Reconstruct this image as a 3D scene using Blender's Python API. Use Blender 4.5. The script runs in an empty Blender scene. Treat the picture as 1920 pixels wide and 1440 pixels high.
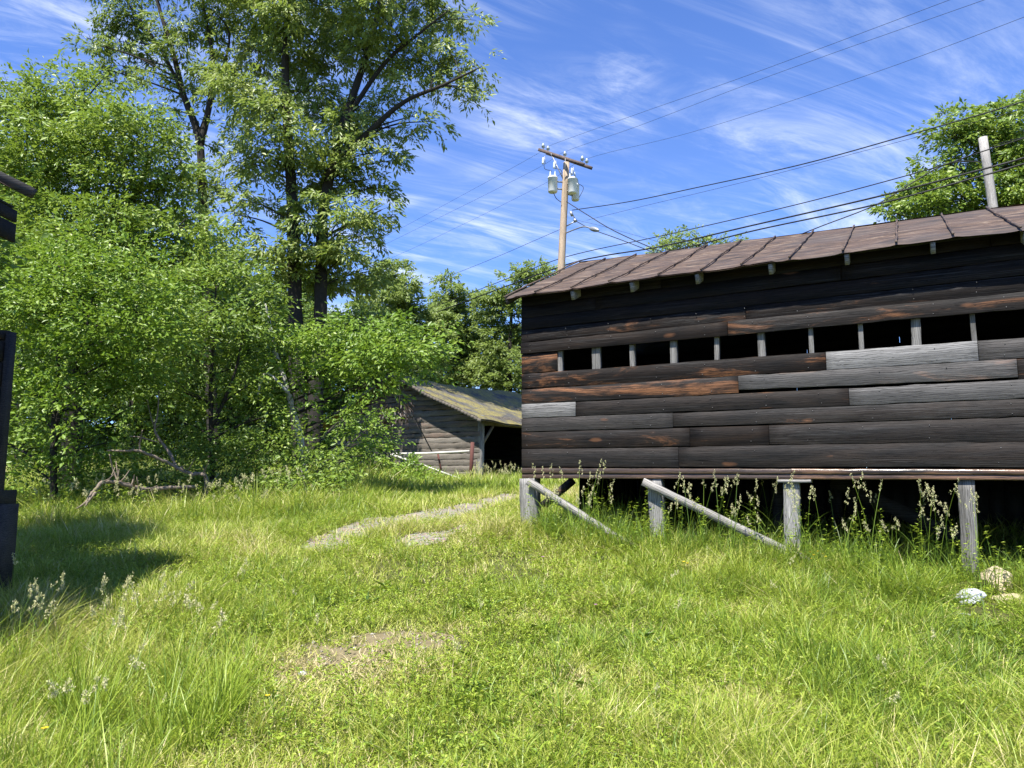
import bpy, bmesh, math, random
import numpy as np
from mathutils import Vector, Matrix
S = bpy.context.scene
random.seed(7); RNG = np.random.default_rng(11)
# ------------------------------------------------------------------ camera
EYE = 1.6
FPX = 1386.0                       # focal length in pixels of the 1920 px wide photograph
PITCH = math.radians(6.79)
cam_d = bpy.data.cameras.new('camera'); cam = bpy.data.objects.new('camera', cam_d)
S.collection.objects.link(cam)
cam_d.sensor_width = 36; cam_d.lens = FPX/1920*36
cam_d.clip_start = 0.05; cam_d.clip_end = 3000
cam.location = (0, 0, EYE); cam.rotation_euler = (math.pi/2+PITCH, 0, 0)
S.camera = cam
# ------------------------------------------------------------------ sun and sky
SUN_EL = math.radians(60)
WA = math.radians(28.4)            # the long barn's back wall looks this way; the sun stands square to its front
SUNH = Vector((-math.sin(WA), -math.cos(WA)))          # horizontal direction towards the sun
sun_d = bpy.data.lights.new('sun', 'SUN'); sun = bpy.data.objects.new('sun', sun_d)
S.collection.objects.link(sun)
sun_d.energy = 5.0; sun_d.angle = math.radians(0.53); sun_d.color = (1.0, 0.955, 0.87)
sdir = Vector((SUNH.x*math.cos(SUN_EL), SUNH.y*math.cos(SUN_EL), math.sin(SUN_EL)))
sun.rotation_euler = sdir.to_track_quat('Z', 'Y').to_euler()
sun.location = (0, 0, 60)
W = bpy.data.worlds.new('World'); S.world = W; W.use_nodes = True
wn, wl_ = W.node_tree.nodes, W.node_tree.links
for n in list(wn): wn.remove(n)
def N(nodes, t, **kw):
    n = nodes.new(t)
    for k, v in kw.items():
        if hasattr(n, k): setattr(n, k, v)
        else: n.inputs[k].default_value = v
    return n
sky = N(wn, 'ShaderNodeTexSky'); sky.sky_type = 'NISHITA'; sky.sun_disc = False
sky.sun_elevation = SUN_EL; sky.sun_rotation = math.atan2(sdir.x, sdir.y)
sky.altitude = 300; sky.air_density = 1.0; sky.dust_density = 0.3; sky.ozone_density = 2.5
tint = N(wn, 'ShaderNodeMix', data_type='RGBA', blend_type='MULTIPLY'); tint.inputs[0].default_value = 1
tint.inputs[7].default_value = (0.56, 1.02, 1.80, 1)
wl_.new(sky.outputs[0], tint.inputs[6])
tc = N(wn, 'ShaderNodeTexCoord'); sep = N(wn, 'ShaderNodeSeparateXYZ'); wl_.new(tc.outputs['Generated'], sep.inputs[0])
def m(op, a, b=None, nodes=wn, links=wl_, clamp=False):
    n = nodes.new('ShaderNodeMath'); n.operation = op; n.use_clamp = clamp
    for i, v in ((0, a), (1, b)):
        if v is None: continue
        if isinstance(v, (int, float)): n.inputs[i].default_value = v
        else: links.new(v, n.inputs[i])
    return n.outputs[0]
zc = m('ADD', m('MAXIMUM', sep.outputs[2], 0.0), 0.12)
cx = m('DIVIDE', sep.outputs[0], zc); cy = m('DIVIDE', sep.outputs[1], zc)
comb = N(wn, 'ShaderNodeCombineXYZ'); wl_.new(cx, comb.inputs[0]); wl_.new(cy, comb.inputs[1])
def cirrus(rot, sc, nscale, lo, hi, seed, dist=0.6, detail=11, rough=0.68):
    mp = N(wn, 'ShaderNodeMapping'); mp.inputs['Rotation'].default_value = (0, 0, math.radians(rot))
    mp2 = N(wn, 'ShaderNodeMapping'); mp2.inputs['Scale'].default_value = sc; mp2.inputs['Location'].default_value = (seed, seed*.7, 0)
    wl_.new(comb.outputs[0], mp.inputs[0]); wl_.new(mp.outputs[0], mp2.inputs[0])
    nz = N(wn, 'ShaderNodeTexNoise', Scale=nscale, Detail=detail, Roughness=rough, Distortion=dist)
    wl_.new(mp2.outputs[0], nz.inputs['Vector'])
    r = N(wn, 'ShaderNodeMapRange'); r.interpolation_type = 'SMOOTHSTEP'
    r.inputs[1].default_value = lo; r.inputs[2].default_value = hi
    wl_.new(nz.outputs[0], r.inputs[0]); return r.outputs[0]
streak = cirrus(-32, (0.50, 2.0, 1), 1.9, 0.44, 0.80, 6.3, dist=1.3)
patch = cirrus(10, (1, 1, 1), 0.8, 0.42, 0.66, 12.3, detail=3)
fine = cirrus(-25, (0.7, 2.6, 1), 4.5, 0.38, 0.78, 1.7, dist=1.2)
cl = m('MULTIPLY', m('MULTIPLY', patch, m('ADD', m('MULTIPLY', streak, 0.72), m('MULTIPLY', fine, 0.28))), 0.95, clamp=True)
low = N(wn, 'ShaderNodeMapRange'); low.inputs[1].default_value = 0.75; low.inputs[2].default_value = 0.12
low.inputs[3].default_value = 0.02; low.inputs[4].default_value = 0.34; wl_.new(sep.outputs[2], low.inputs[0])
cl = m('ADD', cl, m('MULTIPLY', low.outputs[0], m('ADD', streak, 0.35)), clamp=True)
cmix = N(wn, 'ShaderNodeMix', data_type='RGBA'); wl_.new(cl, cmix.inputs[0]); wl_.new(tint.outputs[2], cmix.inputs[6])
cmix.inputs[7].default_value = (9.0, 9.6, 10.6, 1)
bg = N(wn, 'ShaderNodeBackground', Strength=0.062); wl_.new(cmix.outputs[2], bg.inputs[0])
wo = N(wn, 'ShaderNodeOutputWorld'); wl_.new(bg.outputs[0], wo.inputs[0])
S.view_settings.view_transform = 'Standard'; S.view_settings.look = 'None'
S.view_settings.exposure = 1.2; S.view_settings.gamma = 1.0
try:
    S.cycles.max_bounces = 6; S.cycles.transparent_max_bounces = 4; S.cycles.diffuse_bounces = 3
    S.cycles.glossy_bounces = 2; S.cycles.transmission_bounces = 4
except Exception: pass
# ------------------------------------------------------------------ helpers
CP, SP = math.cos(PITCH), math.sin(PITCH)
def ray(px, py):                   # direction through a pixel of the photograph
    a = (px-960)/FPX; b = (720-py)/FPX
    return Vector((a, CP-b*SP, SP+b*CP))
def P(px, py, Y):                  # the world point seen there at world depth Y
    d = ray(px, py); return Vector((0, 0, EYE)) + d*(Y/d.y)
def tag(o, label=None, cat=None, group=None, kind=None):
    if label: o['label'] = label
    if cat: o['category'] = cat
    if group: o['group'] = group
    if kind: o['kind'] = kind
    return o
def link(o, parent=None):
    S.collection.objects.link(o)
    if parent: o.parent = parent
    return o
def empty(name, loc=(0, 0, 0), rz=0):
    o = bpy.data.objects.new(name, None); o.location = loc; o.rotation_euler = (0, 0, rz)
    o.empty_display_size = .3; return link(o)
def mesh_np(name, V, quads=None, tris=None, mat=None, parent=None, attrs=None, smooth=False):
    me = bpy.data.meshes.new(name)
    V = np.asarray(V, dtype=np.float32).reshape(-1, 3)
    nq = 0 if quads is None else len(quads); nt = 0 if tris is None else len(tris)
    me.vertices.add(len(V)); me.vertices.foreach_set('co', V.ravel())
    idx = []; st = []
    if nq: idx.append(np.asarray(quads, dtype=np.int32).ravel()); st.append(np.arange(nq, dtype=np.int32)*4)
    if nt: idx.append(np.asarray(tris, dtype=np.int32).ravel()); st.append(nq*4+np.arange(nt, dtype=np.int32)*3)
    idx = np.concatenate(idx); st = np.concatenate(st)
    me.loops.add(len(idx)); me.loops.foreach_set('vertex_index', idx)
    me.polygons.add(nq+nt); me.polygons.foreach_set('loop_start', st)
    if smooth: me.polygons.foreach_set('use_smooth', np.ones(nq+nt, dtype=bool))
    for k, (dom, arr) in (attrs or {}).items():
        arr = np.asarray(arr, dtype=np.float32)
        if arr.ndim == 1:
            a = me.attributes.new(k, 'FLOAT', dom); a.data.foreach_set('value', arr)
        else:
            a = me.attributes.new(k, 'FLOAT_COLOR', dom); a.data.foreach_set('color', arr.ravel())
    me.update(calc_edges=True)
    o = bpy.data.objects.new(name, me)
    if mat: me.materials.append(mat)
    return link(o, parent)
class MB:                          # collects shapes into ONE mesh
    def __init__(s): s.v = []; s.q = []; s.t = []; s.c = []; s.n = 0
    def add(s, V, Q=(), T=(), col=(0.5, 0, 0, 1)):
        V = np.asarray(V, float).reshape(-1, 3); s.v.append(V)
        if len(Q): s.q.append(np.asarray(Q)+s.n)
        if len(T): s.t.append(np.asarray(T)+s.n)
        s.c.append(np.tile(np.array(col, float), (len(V), 1))); s.n += len(V)
    def build(s, name, mat, parent=None, smooth=False):
        return mesh_np(name, np.concatenate(s.v), np.concatenate(s.q) if s.q else None,
                       np.concatenate(s.t) if s.t else None, mat, parent, {'bd': ('POINT', np.concatenate(s.c))}, smooth)
    def box(s, c, d, rot=None, col=(0.5, 0, 0, 1)):
        c = np.array(c, float); d = np.array(d, float)/2
        V = np.array([(x, y, z) for x in (-1, 1) for y in (-1, 1) for z in (-1, 1)], float)*d
        if rot is not None: V = V @ np.array(rot.to_3x3()).T
        s.add(V+c, [(0, 1, 3, 2), (4, 6, 7, 5), (0, 4, 5, 1), (2, 3, 7, 6), (0, 2, 6, 4), (1, 5, 7, 3)], col=col)
    def bar(s, a, b, w, h, col=(0.5, 0, 0, 1), seg=1, wob=0.0, up=(0, 0, 1)):   # a timber from a to b
        a, b = Vector(a), Vector(b); d = (b-a); L = d.length; d.normalize()
        side = d.cross(Vector(up))
        if side.length < 1e-3: side = d.cross(Vector((0, 1, 0)))
        side.normalize(); u = side.cross(d).normalized(); V = []; Q = []
        for i in range(seg+1):
            p = a+d*(L*i/seg)+side*random.uniform(-wob, wob)+u*random.uniform(-wob, wob)
            k = 1+random.uniform(-wob, wob)*2
            for sx, sy in ((-1, -1), (1, -1), (1, 1), (-1, 1)): V.append(p+side*(sx*w/2*k)+u*(sy*h/2*k))
        for i in range(seg):
            for j in range(4): Q.append((i*4+j, i*4+(j+1) % 4, i*4+4+(j+1) % 4, i*4+4+j))
        Q.append((3, 2, 1, 0)); Q.append((seg*4, seg*4+1, seg*4+2, seg*4+3)); s.add(V, Q, col=col)
    def tube(s, pts, rad, sides=8, col=(0.5, 0, 0, 1), rough=0.0, cap=True):
        pts = [Vector(p) for p in pts]; n = len(pts)
        if isinstance(rad, (int, float)): rad = [rad]*n
        V = []; Q = []; T = []; prev = None
        for i, p in enumerate(pts):
            d = (pts[min(i+1, n-1)]-pts[max(i-1, 0)]).normalized()
            if prev is None:
                r = Vector((1, 0, 0)) if abs(d.x) < .9 else Vector((0, 1, 0)); x = (r-d*r.dot(d)).normalized()
            else: x = (prev-d*prev.dot(d)).normalized()
            prev = x; y = d.cross(x)
            for k in range(sides):
                a = 2*math.pi*k/sides; rr = rad[i]*(1+random.uniform(-rough, rough)); V.append(p+x*(math.cos(a)*rr)+y*(math.sin(a)*rr))
        for i in range(n-1):
            for k in range(sides):
                Q.append((i*sides+k, i*sides+(k+1) % sides, (i+1)*sides+(k+1) % sides, (i+1)*sides+k))
        if cap:
            V.append(pts[0]); V.append(pts[-1]); c0 = n*sides
            for k in range(sides):
                T.append((c0, (k+1) % sides, k)); T.append((c0+1, (n-1)*sides+k, (n-1)*sides+(k+1) % sides))
        s.add(V, Q, T, col=col)
def curve_pts(pts, n=8):           # smooth line through points (Catmull-Rom)
    pts = [Vector(p) for p in pts]; out = []
    for i in range(len(pts)-1):
        p0 = pts[max(i-1, 0)]; p1 = pts[i]; p2 = pts[i+1]; p3 = pts[min(i+2, len(pts)-1)]
        for k in range(n):
            t = k/n
            out.append(0.5*((2*p1)+(p2-p0)*t+(2*p0-5*p1+4*p2-p3)*t*t+(3*p1-p0-3*p2+p3)*t**3))
    out.append(pts[-1]); return out
# ------------------------------------------------------------------ materials
def mat_new(name):
    mt = bpy.data.materials.new(name); mt.use_nodes = True
    nd, ln = mt.node_tree.nodes, mt.node_tree.links
    return mt, nd, ln, nd['Principled BSDF'], nd['Material Output']
def noise(nd, ln, vec, scale, detail=6, rough=.6, dist=0):
    n = N(nd, 'ShaderNodeTexNoise', Scale=scale, Detail=detail, Roughness=rough, Distortion=dist)
    ln.new(vec, n.inputs['Vector']); return n.outputs[0]
def ramp(nd, ln, f, stops, interp='LINEAR'):
    r = nd.new('ShaderNodeValToRGB'); r.color_ramp.interpolation = interp
    e = r.color_ramp.elements
    while len(e) < len(stops): e.new(0.5)
    for el, (p, c) in zip(e, stops):
        el.position = p; el.color = (c[0], c[1], c[2], 1) if not isinstance(c, (int, float)) else (c, c, c, 1)
    ln.new(f, r.inputs[0]); return r.outputs[0]
def rng(nd, ln, f, a, b, c=0., d=1.):
    r = nd.new('ShaderNodeMapRange'); r.inputs[1].default_value = a; r.inputs[2].default_value = b
    r.inputs[3].default_value = c; r.inputs[4].default_value = d; ln.new(f, r.inputs[0]); return r.outputs[0]
def mix(nd, ln, f, a, b, mode='MIX'):
    x = N(nd, 'ShaderNodeMix', data_type='RGBA', blend_type=mode)
    for i, v in ((0, f), (6, a), (7, b)):
        if isinstance(v, (int, float)): x.inputs[i].default_value = v
        elif isinstance(v, tuple): x.inputs[i].default_value = (*v, 1)
        else: ln.new(v, x.inputs[i])
    return x.outputs[2]
def bump(nd, ln, h, bsdf, strength=.5, dist=.01):
    b = N(nd, 'ShaderNodeBump', Strength=strength, Distance=dist); ln.new(h, b.inputs['Height']); ln.new(b.outputs[0], bsdf.inputs['Normal'])
def wood_mat(name, dark, brown, rust, pale, rough=(.5, .8), grain_axis=0, spec=.4, bstr=.55):
    """weathered boards; vertex colour bd = (per-board random, paleness, rustiness)"""
    mt, nd, ln, b, out = mat_new(name)
    t = nd.new('ShaderNodeTexCoord'); at = N(nd, 'ShaderNodeAttribute', attribute_name='bd')
    sp = nd.new('ShaderNodeSeparateColor'); ln.new(at.outputs['Color'], sp.inputs[0])
    off = nd.new('ShaderNodeCombineXYZ')
    mm = lambda o, x, y=None, c=False: m(o, x, y, nd, ln, c)
    for i, k in enumerate((37.0, 11.0, 23.0)): ln.new(mm('MULTIPLY', sp.outputs[0], k), off.inputs[i])
    va = N(nd, 'ShaderNodeVectorMath', operation='ADD'); ln.new(t.outputs['Object'], va.inputs[0]); ln.new(off.outputs[0], va.inputs[1])
    def mp(s):
        q = N(nd, 'ShaderNodeMapping'); s = list(s)
        if grain_axis == 2: s = [s[1], s[1], s[0]]
        if grain_axis == 1: s = [s[1], s[0], s[1]]
        q.inputs['Scale'].default_value = s; ln.new(va.outputs[0], q.inputs[0]); return q.outputs[0]
    grain = noise(nd, ln, mp((1.6, 75, 75)), 1.0, 9, .72, 1.6)
    fine = noise(nd, ln, mp((7, 320, 320)), 1.0, 5, .6)
    blot = noise(nd, ln, mp((.9, 5.5, 5.5)), 1.0, 7, .66, .8)
    big = noise(nd, ln, mp((.35, 2.0, 2.0)), 1.0, 4, .6, .3)
    wv = N(nd, 'ShaderNodeTexWave', Scale=9.0, Distortion=9.0, Detail=3.0); wv.inputs['Detail Scale'].default_value = 1.2
    wv.bands_direction = 'Z' if grain_axis == 0 else 'X'
    ln.new(mp((.35, 1.6, 1.6)), wv.inputs[0])
    c = mix(nd, ln, rng(nd, ln, blot, .36, .60), dark, brown)
    c = mix(nd, ln, mm('MULTIPLY', rng(nd, ln, mm('ADD', blot, mm('MULTIPLY', sp.outputs[2], .24)), .67, .80), rng(nd, ln, grain, .35, .6)), c, rust)
    gr = mm('MULTIPLY', rng(nd, ln, grain, .52, .72), .42)
    c = mix(nd, ln, gr, c, tuple(min(1, x*2.2+.012) for x in dark))
    streak = mm('MULTIPLY', rng(nd, ln, mm('MULTIPLY', grain, big), .34, .45), .36)
    c = mix(nd, ln, streak, c, tuple(x*.55 for x in pale))
    pg = mix(nd, ln, rng(nd, ln, grain, .36, .64), tuple(x*.45 for x in pale), pale)
    pf = mm('ADD', sp.outputs[1], mm('MULTIPLY', mm('SUBTRACT', blot, .5), mm('MULTIPLY', sp.outputs[1], 1.2)), True)
    c = mix(nd, ln, pf, c, pg)
    c = mix(nd, ln, mm('MULTIPLY', rng(nd, ln, wv.outputs[0], .0, .35, 1, 0), .5), c, tuple(x*.5 for x in dark))
    sil = noise(nd, ln, mp((.8, 130, 130)), 1.0, 4, .55, .6)
    c = mix(nd, ln, mm('MULTIPLY', mm('MULTIPLY', rng(nd, ln, sil, .54, .66), rng(nd, ln, big, .38, .6)), .36), c, tuple(x*.36 for x in pale))
    crk = noise(nd, ln, mp((.5, 34, 34)), 1.0, 3, .5, 1.4)
    c = mix(nd, ln, mm('MULTIPLY', rng(nd, ln, mm('ABSOLUTE', mm('SUBTRACT', crk, .5)), .006, .016, 1, 0), .75), c, tuple(x*.3 for x in dark))
    # knots
    vo = N(nd, 'ShaderNodeTexVoronoi', Scale=1.0); vo.feature = 'F1'; ln.new(mp((1.1, 3.3, 3.3)), vo.inputs[0])
    kn = rng(nd, ln, mm('ADD', vo.outputs['Distance'], mm('MULTIPLY', mm('SUBTRACT', blot, .5), .35)), .03, .09, 1, 0)
    c = mix(nd, ln, mm('MULTIPLY', kn, .6), c, tuple(x*.45+.01 for x in rust))
    ln.new(c, b.inputs['Base Color'])
    ln.new(rng(nd, ln, fine, .3, .7, rough[0], rough[1]), b.inputs['Roughness']); b.inputs['Specular IOR Level'].default_value = spec
    h = mm('ADD', mm('ADD', grain, mm('MULTIPLY', fine, .3)), mm('MULTIPLY', wv.outputs[0], .06))
    bump(nd, ln, h, b, bstr, .012)
    return mt
M = {}
M['barn'] = wood_mat('barn_boards', (.0048, .0045, .0048), (.017, .0115, .0085), (.28, .12, .05), (.27, .265, .26), spec=.10, bstr=.25)
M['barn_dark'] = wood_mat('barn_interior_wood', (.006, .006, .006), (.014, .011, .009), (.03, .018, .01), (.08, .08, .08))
M['post'] = wood_mat('grey_posts', (.06, .056, .05), (.17, .16, .15), (.20, .15, .10), (.42, .41, .39), (.7, .9), grain_axis=2, spec=.2)
M['brace'] = wood_mat('grey_braces', (.07, .065, .06), (.20, .19, .175), (.24, .19, .13), (.44, .42, .39), (.7, .9), spec=.2)
M['old'] = wood_mat('old_barn_boards', (.04, .034, .028), (.11, .092, .072), (.20, .09, .055), (.30, .27, .23), (.7, .95), spec=.15)
M['pole'] = wood_mat('pole_wood', (.30, .23, .16), (.50, .38, .27), (.42, .25, .14), (.56, .47, .38), (.7, .9), grain_axis=2, spec=.2, bstr=.3)
M['polegrey'] = wood_mat('grey_pole_wood', (.22, .20, .18), (.38, .35, .32), (.4, .35, .3), (.5, .48, .45), (.7, .9), grain_axis=2, spec=.2, bstr=.3)
M['arm'] = wood_mat('crossarm_wood', (.07, .05, .045), (.16, .11, .09), (.2, .12, .09), (.25, .2, .18), (.7, .9), spec=.2)
def simple(name, col, rough=.6, metal=0., nscale=8., var=.35, bstr=.2, spec=.4):
    mt, nd, ln, b, out = mat_new(name); t = nd.new('ShaderNodeTexCoord')
    n = noise(nd, ln, t.outputs['Object'], nscale, 6, .65)
    c = mix(nd, ln, n, tuple(x*(1-var) for x in col), tuple(min(1, x*(1+var)) for x in col))
    ln.new(c, b.inputs['Base Color']); b.inputs['Roughness'].default_value = rough; b.inputs['Metallic'].default_value = metal
    b.inputs['Specular IOR Level'].default_value = spec
    bump(nd, ln, n, b, bstr, .01); return mt
M['can'] = simple('transformer_grey_paint', (.72, .73, .72), .45, 0, 5, .08, .05)
M['porcelain'] = simple('glazed_porcelain', (.5, .55, .58), .25, 0, 5, .1, .0)
M['black'] = simple('black_cable', (.012, .012, .013), .6, 0, 5, .2, .0)
M['steel'] = simple('galvanised_steel', (.30, .31, .32), .5, .6, 12, .2, .1)
M['rustpost'] = simple('rusty_steel', (.10, .038, .03), .85, .1, 14, .5, .3)
M['whitepipe'] = simple('weathered_white_pipe', (.55, .53, .47), .6, 0, 9, .2, .1)
M['bark'] = simple('grey_brown_bark', (.036, .032, .028), .95, 0, 9, .55, .9, .1)
M['barkpale'] = simple('pale_birch_bark', (.42, .40, .36), .8, 0, 7, .45, .5, .1)
M['deadwood'] = simple('bare_dead_wood', (.20, .16, .125), .85, 0, 12, .4, .6, .1)
M['stone_tan'] = simple('tan_stone', (.46, .38, .26), .9, 0, 6, .3, .8, .1)
M['stone_pale'] = simple('pale_grey_stone', (.46, .48, .50), .85, 0, 9, .35, .8, .1)
M['gravel'] = simple('gravel_stones', (.34, .31, .26), .9, 0, 2.5, .5, .4, .1)
M['yellow'] = simple('yellow_petals', (.75, .55, .02), .6, 0, 9, .1, 0)
M['pink'] = simple('pink_petals', (.45, .2, .38), .6, 0, 9, .1, 0)
def leaf_mat(name, stops, trans=.38, tcol=(.35, .62, .06), rough=.42, spec=.35):
    mt, nd, ln, b, out = mat_new(name)
    at = N(nd, 'ShaderNodeAttribute', attribute_name='hue'); c = ramp(nd, ln, at.outputs['Fac'], stops)
    ln.new(c, b.inputs['Base Color']); b.inputs['Roughness'].default_value = rough; b.inputs['Specular IOR Level'].default_value = spec
    tr = nd.new('ShaderNodeBsdfTranslucent'); tcx = mix(nd, ln, .55, c, tcol, 'MIX')
    ln.new(tcx, tr.inputs[0]); ms = nd.new('ShaderNodeMixShader'); ms.inputs[0].default_value = trans
    ln.new(b.outputs[0], ms.inputs[1]); ln.new(tr.outputs[0], ms.inputs[2]); ln.new(ms.outputs[0], out.inputs[0]); return mt
M['leaf_tall'] = leaf_mat('compound_leaf_green', [(0, (.060, .095, .025)), (.5, (.165, .230, .045)), (1, (.30, .34, .10))], .32, (.36, .48, .06))
M['leaf_mid'] = leaf_mat('broad_leaf_green', [(0, (.048, .085, .016)), (.5, (.135, .215, .030)), (1, (.27, .34, .06))], .28, (.36, .50, .05))
M['leaf_bright'] = leaf_mat('fresh_leaf_green', [(0, (.070, .135, .014)), (.5, (.155, .25, .030)), (1, (.29, .36, .06))], .28, (.28, .44, .03))
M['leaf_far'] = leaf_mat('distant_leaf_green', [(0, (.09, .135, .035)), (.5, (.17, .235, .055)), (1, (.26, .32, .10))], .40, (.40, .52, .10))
M['leaf_dead'] = leaf_mat('dead_leaf_brown', [(0, (.02, .015, .01)), (1, (.06, .04, .025))], .1, (.1, .06, .03))
M['grass'] = leaf_mat('grass_blades', [(0, (.050, .10, .020)), (.3, (.13, .22, .025)), (.6, (.30, .385, .040)), (.82, (.46, .47, .11)), (1, (.62, .52, .29))], .32, (.30, .38, .03), .42, .35)
M['seed'] = leaf_mat('grass_seed_heads', [(0, (.45, .50, .20)), (.5, (.60, .58, .30)), (1, (.70, .60, .42))], .25, (.4, .38, .2), .8, .1)
# roof sheet
mt, nd, ln, b, out = mat_new('rusty_roof_sheet'); t = nd.new('ShaderNodeTexCoord')
def mapo(sc):
    q = N(nd, 'ShaderNodeMapping'); q.inputs['Scale'].default_value = sc; ln.new(t.outputs['Object'], q.inputs[0]); return q.outputs[0]
n1 = noise(nd, ln, mapo((1.0, 4, 4)), 2.4, 10, .74, .6); n2 = noise(nd, ln, mapo((2.2, 11, 11)), 4.5, 8, .75, 1.0); n3 = noise(nd, ln, mapo((1, 1, 1)), .9, 3, .5)
c = ramp(nd, ln, n1, [(.36, (.020, .016, .014)), (.45, (.050, .035, .026)), (.53, (.085, .054, .036)), (.64, (.17, .13, .095))])
c = mix(nd, ln, rng(nd, ln, n2, .57, .66, 0, .45), c, (.15, .12, .095))
c = mix(nd, ln, rng(nd, ln, n3, .5, .66, 0, .55), c, (.062, .052, .046))
ln.new(c, b.inputs['Base Color']); b.inputs['Roughness'].default_value = .7; b.inputs['Specular IOR Level'].default_value = .3
bump(nd, ln, n2, b, .35, .01); M['roof'] = mt
mt, nd, ln, b, out = mat_new('mossy_shingles'); t = nd.new('ShaderNodeTexCoord')
br = N(nd, 'ShaderNodeTexBrick', Scale=1.0); br.inputs['Brick Width'].default_value = .3; br.inputs['Row Height'].default_value = .16; br.inputs['Mortar Size'].default_value = .012
br.inputs['Color1'].default_value = (.05, .046, .042, 1); br.inputs['Color2'].default_value = (.10, .094, .085, 1); br.inputs['Mortar'].default_value = (.03, .03, .03, 1)
ln.new(t.outputs['Object'], br.inputs[0])
n1 = noise(nd, ln, mapo((1, 1, 1)), 1.1, 6, .65); n2 = noise(nd, ln, mapo((2, 9, 2)), 3, 6, .7)
se = nd.new('ShaderNodeSeparateXYZ'); ln.new(t.outputs['Object'], se.inputs[0])
msk = m('MULTIPLY', rng(nd, ln, n1, .40, .54), rng(nd, ln, n2, .42, .54), nd, ln)
c = mix(nd, ln, m('MULTIPLY', msk, .85, nd, ln), br.outputs[0], (.26, .215, .04))
ln.new(c, b.inputs['Base Color']); b.inputs['Roughness'].default_value = .95; bump(nd, ln, m('ADD', n2, br.outputs['Fac'], nd, ln), b, .8, .02); M['moss'] = mt
# ground and path
mt, nd, ln, b, out = mat_new('soil_and_thatch'); t = nd.new('ShaderNodeTexCoord')
n1 = noise(nd, ln, mapo((1, 1, 1)), .7, 6, .6); n2 = noise(nd, ln, mapo((1, 1, 1)), 26, 8, .72); n3 = noise(nd, ln, mapo((1, 1, 1)), 120, 4, .7)
c = ramp(nd, ln, n2, [(.3, (.035, .040, .015)), (.48, (.085, .10, .025)), (.62, (.15, .155, .05)), (.8, (.27, .22, .12))])
c = mix(nd, ln, rng(nd, ln, n1, .45, .62, 0, .5), c, (.10, .135, .022))
c = mix(nd, ln, .5, c, mix(nd, ln, n3, (.02, .02, .01), (.28, .26, .13)))
ln.new(c, b.inputs['Base Color']); b.inputs['Roughness'].default_value = .95; b.inputs['Specular IOR Level'].default_value = .1
bump(nd, ln, m('ADD', n2, n3, nd, ln), b, .9, .03); M['ground'] = mt
mt, nd, ln, b, out = mat_new('gravelly_dirt'); t = nd.new('ShaderNodeTexCoord')
n1 = noise(nd, ln, mapo((1, 1, 1)), 3, 6, .6); n2 = noise(nd, ln, mapo((1, 1, 1)), 60, 6, .75)
vo = N(nd, 'ShaderNodeTexVoronoi', Scale=38.0); ln.new(t.outputs['Object'], vo.inputs[0])
c = ramp(nd, ln, n2, [(.3, (.14, .12, .085)), (.5, (.27, .24, .18)), (.7, (.42, .38, .31))])
c = mix(nd, ln, rng(nd, ln, n1, .45, .65, 0, .6), c, (.30, .24, .15))
c = mix(nd, ln, .3, c, mix(nd, ln, 1.0, vo.outputs['Color'], (.5, .47, .4), 'MULTIPLY'))
ln.new(c, b.inputs['Base Color']); b.inputs['Roughness'].default_value = .95; b.inputs['Specular IOR Level'].default_value = .1
bump(nd, ln, m('ADD', n2, vo.outputs['Distance'], nd, ln), b, .8, .02); M['dirt'] = mt
M['soil'] = simple('brown_soil_with_thatch', (.17, .14, .08), .95, 0, 22, .6, .8, .1)
# ------------------------------------------------------------------ ground
CPTS = np.array([(0, -6, -.35), (0, 0, 0), (-4, 0, 0), (4, 0, 0), (0, 4, .06), (-3, 5, .10), (4, 5, .14), (0, 6, .24), (-4.6, 7, .40), (0, 8.5, .50),
    (4.9, 7.7, .45), (3.3, 8.7, .55), (1.9, 9.6, .68), (.2, 10.3, .86), (-2.6, 10.2, .68), (-.3, 14, 1.0), (-4, 14, .9), (-8, 13, .75), (-1, 25, 1.22), (-5, 21, 1.12),
    (-12, 16, .8), (-14, 10, .5), (8, 15, .95), (4, 14, .95), (6, 12, .75), (9, 9, .6), (9, 5, .3), (2, 30, 1.3), (-15, 30, 1.3), (15, 30, 1.3), (-30, 20, 1.0), (30, 20, 1.0), (-40, 60, 1.6), (40, 60, 1.6), (0, 60, 1.5), (-30, -10, -.3), (30, -10, -.2), (-8, 5, .2)], float)
def _phi(r): return np.where(r > 1e-9, r*r*np.log(np.maximum(r, 1e-9)), 0)
_r = np.hypot(CPTS[:, None, 0]-CPTS[None, :, 0], CPTS[:, None, 1]-CPTS[None, :, 1])
_n = len(CPTS); _A = np.zeros((_n+3, _n+3)); _A[:_n, :_n] = _phi(_r)+np.eye(_n)*.5
_A[:_n, _n] = 1; _A[:_n, _n+1:] = CPTS[:, :2]; _A[_n:, :_n] = _A[:_n, _n:].T
_w = np.linalg.solve(_A, np.concatenate([CPTS[:, 2], np.zeros(3)]))
def gh(x, y):                      # ground height
    x = np.asarray(x, float); y = np.asarray(y, float); sh = x.shape; x = x.ravel(); y = y.ravel()
    cx_, cy_ = np.clip(x, -45, 45), np.clip(y, -15, 65); z = _w[_n]+_w[_n+1]*cx_+_w[_n+2]*cy_
    for i in range(_n): z = z+_w[i]*_phi(np.hypot(cx_-CPTS[i, 0], cy_-CPTS[i, 1]))
    z = z+.018*np.sin(x*2.1+1)*np.cos(y*1.7)+.012*np.sin(x*4.3+y*3.1)
    return z.reshape(sh)
def g1(x, y): return float(gh(np.array([x]), np.array([y]))[0])
def G(px, py):                     # where a pixel of the photograph meets the ground
    d = ray(px, py); o = Vector((0, 0, EYE)); t = 1.0
    while t < 80:
        p = o+d*t
        if p.z <= g1(p.x, p.y): return p
        t += .05
    return o+d*80
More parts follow.
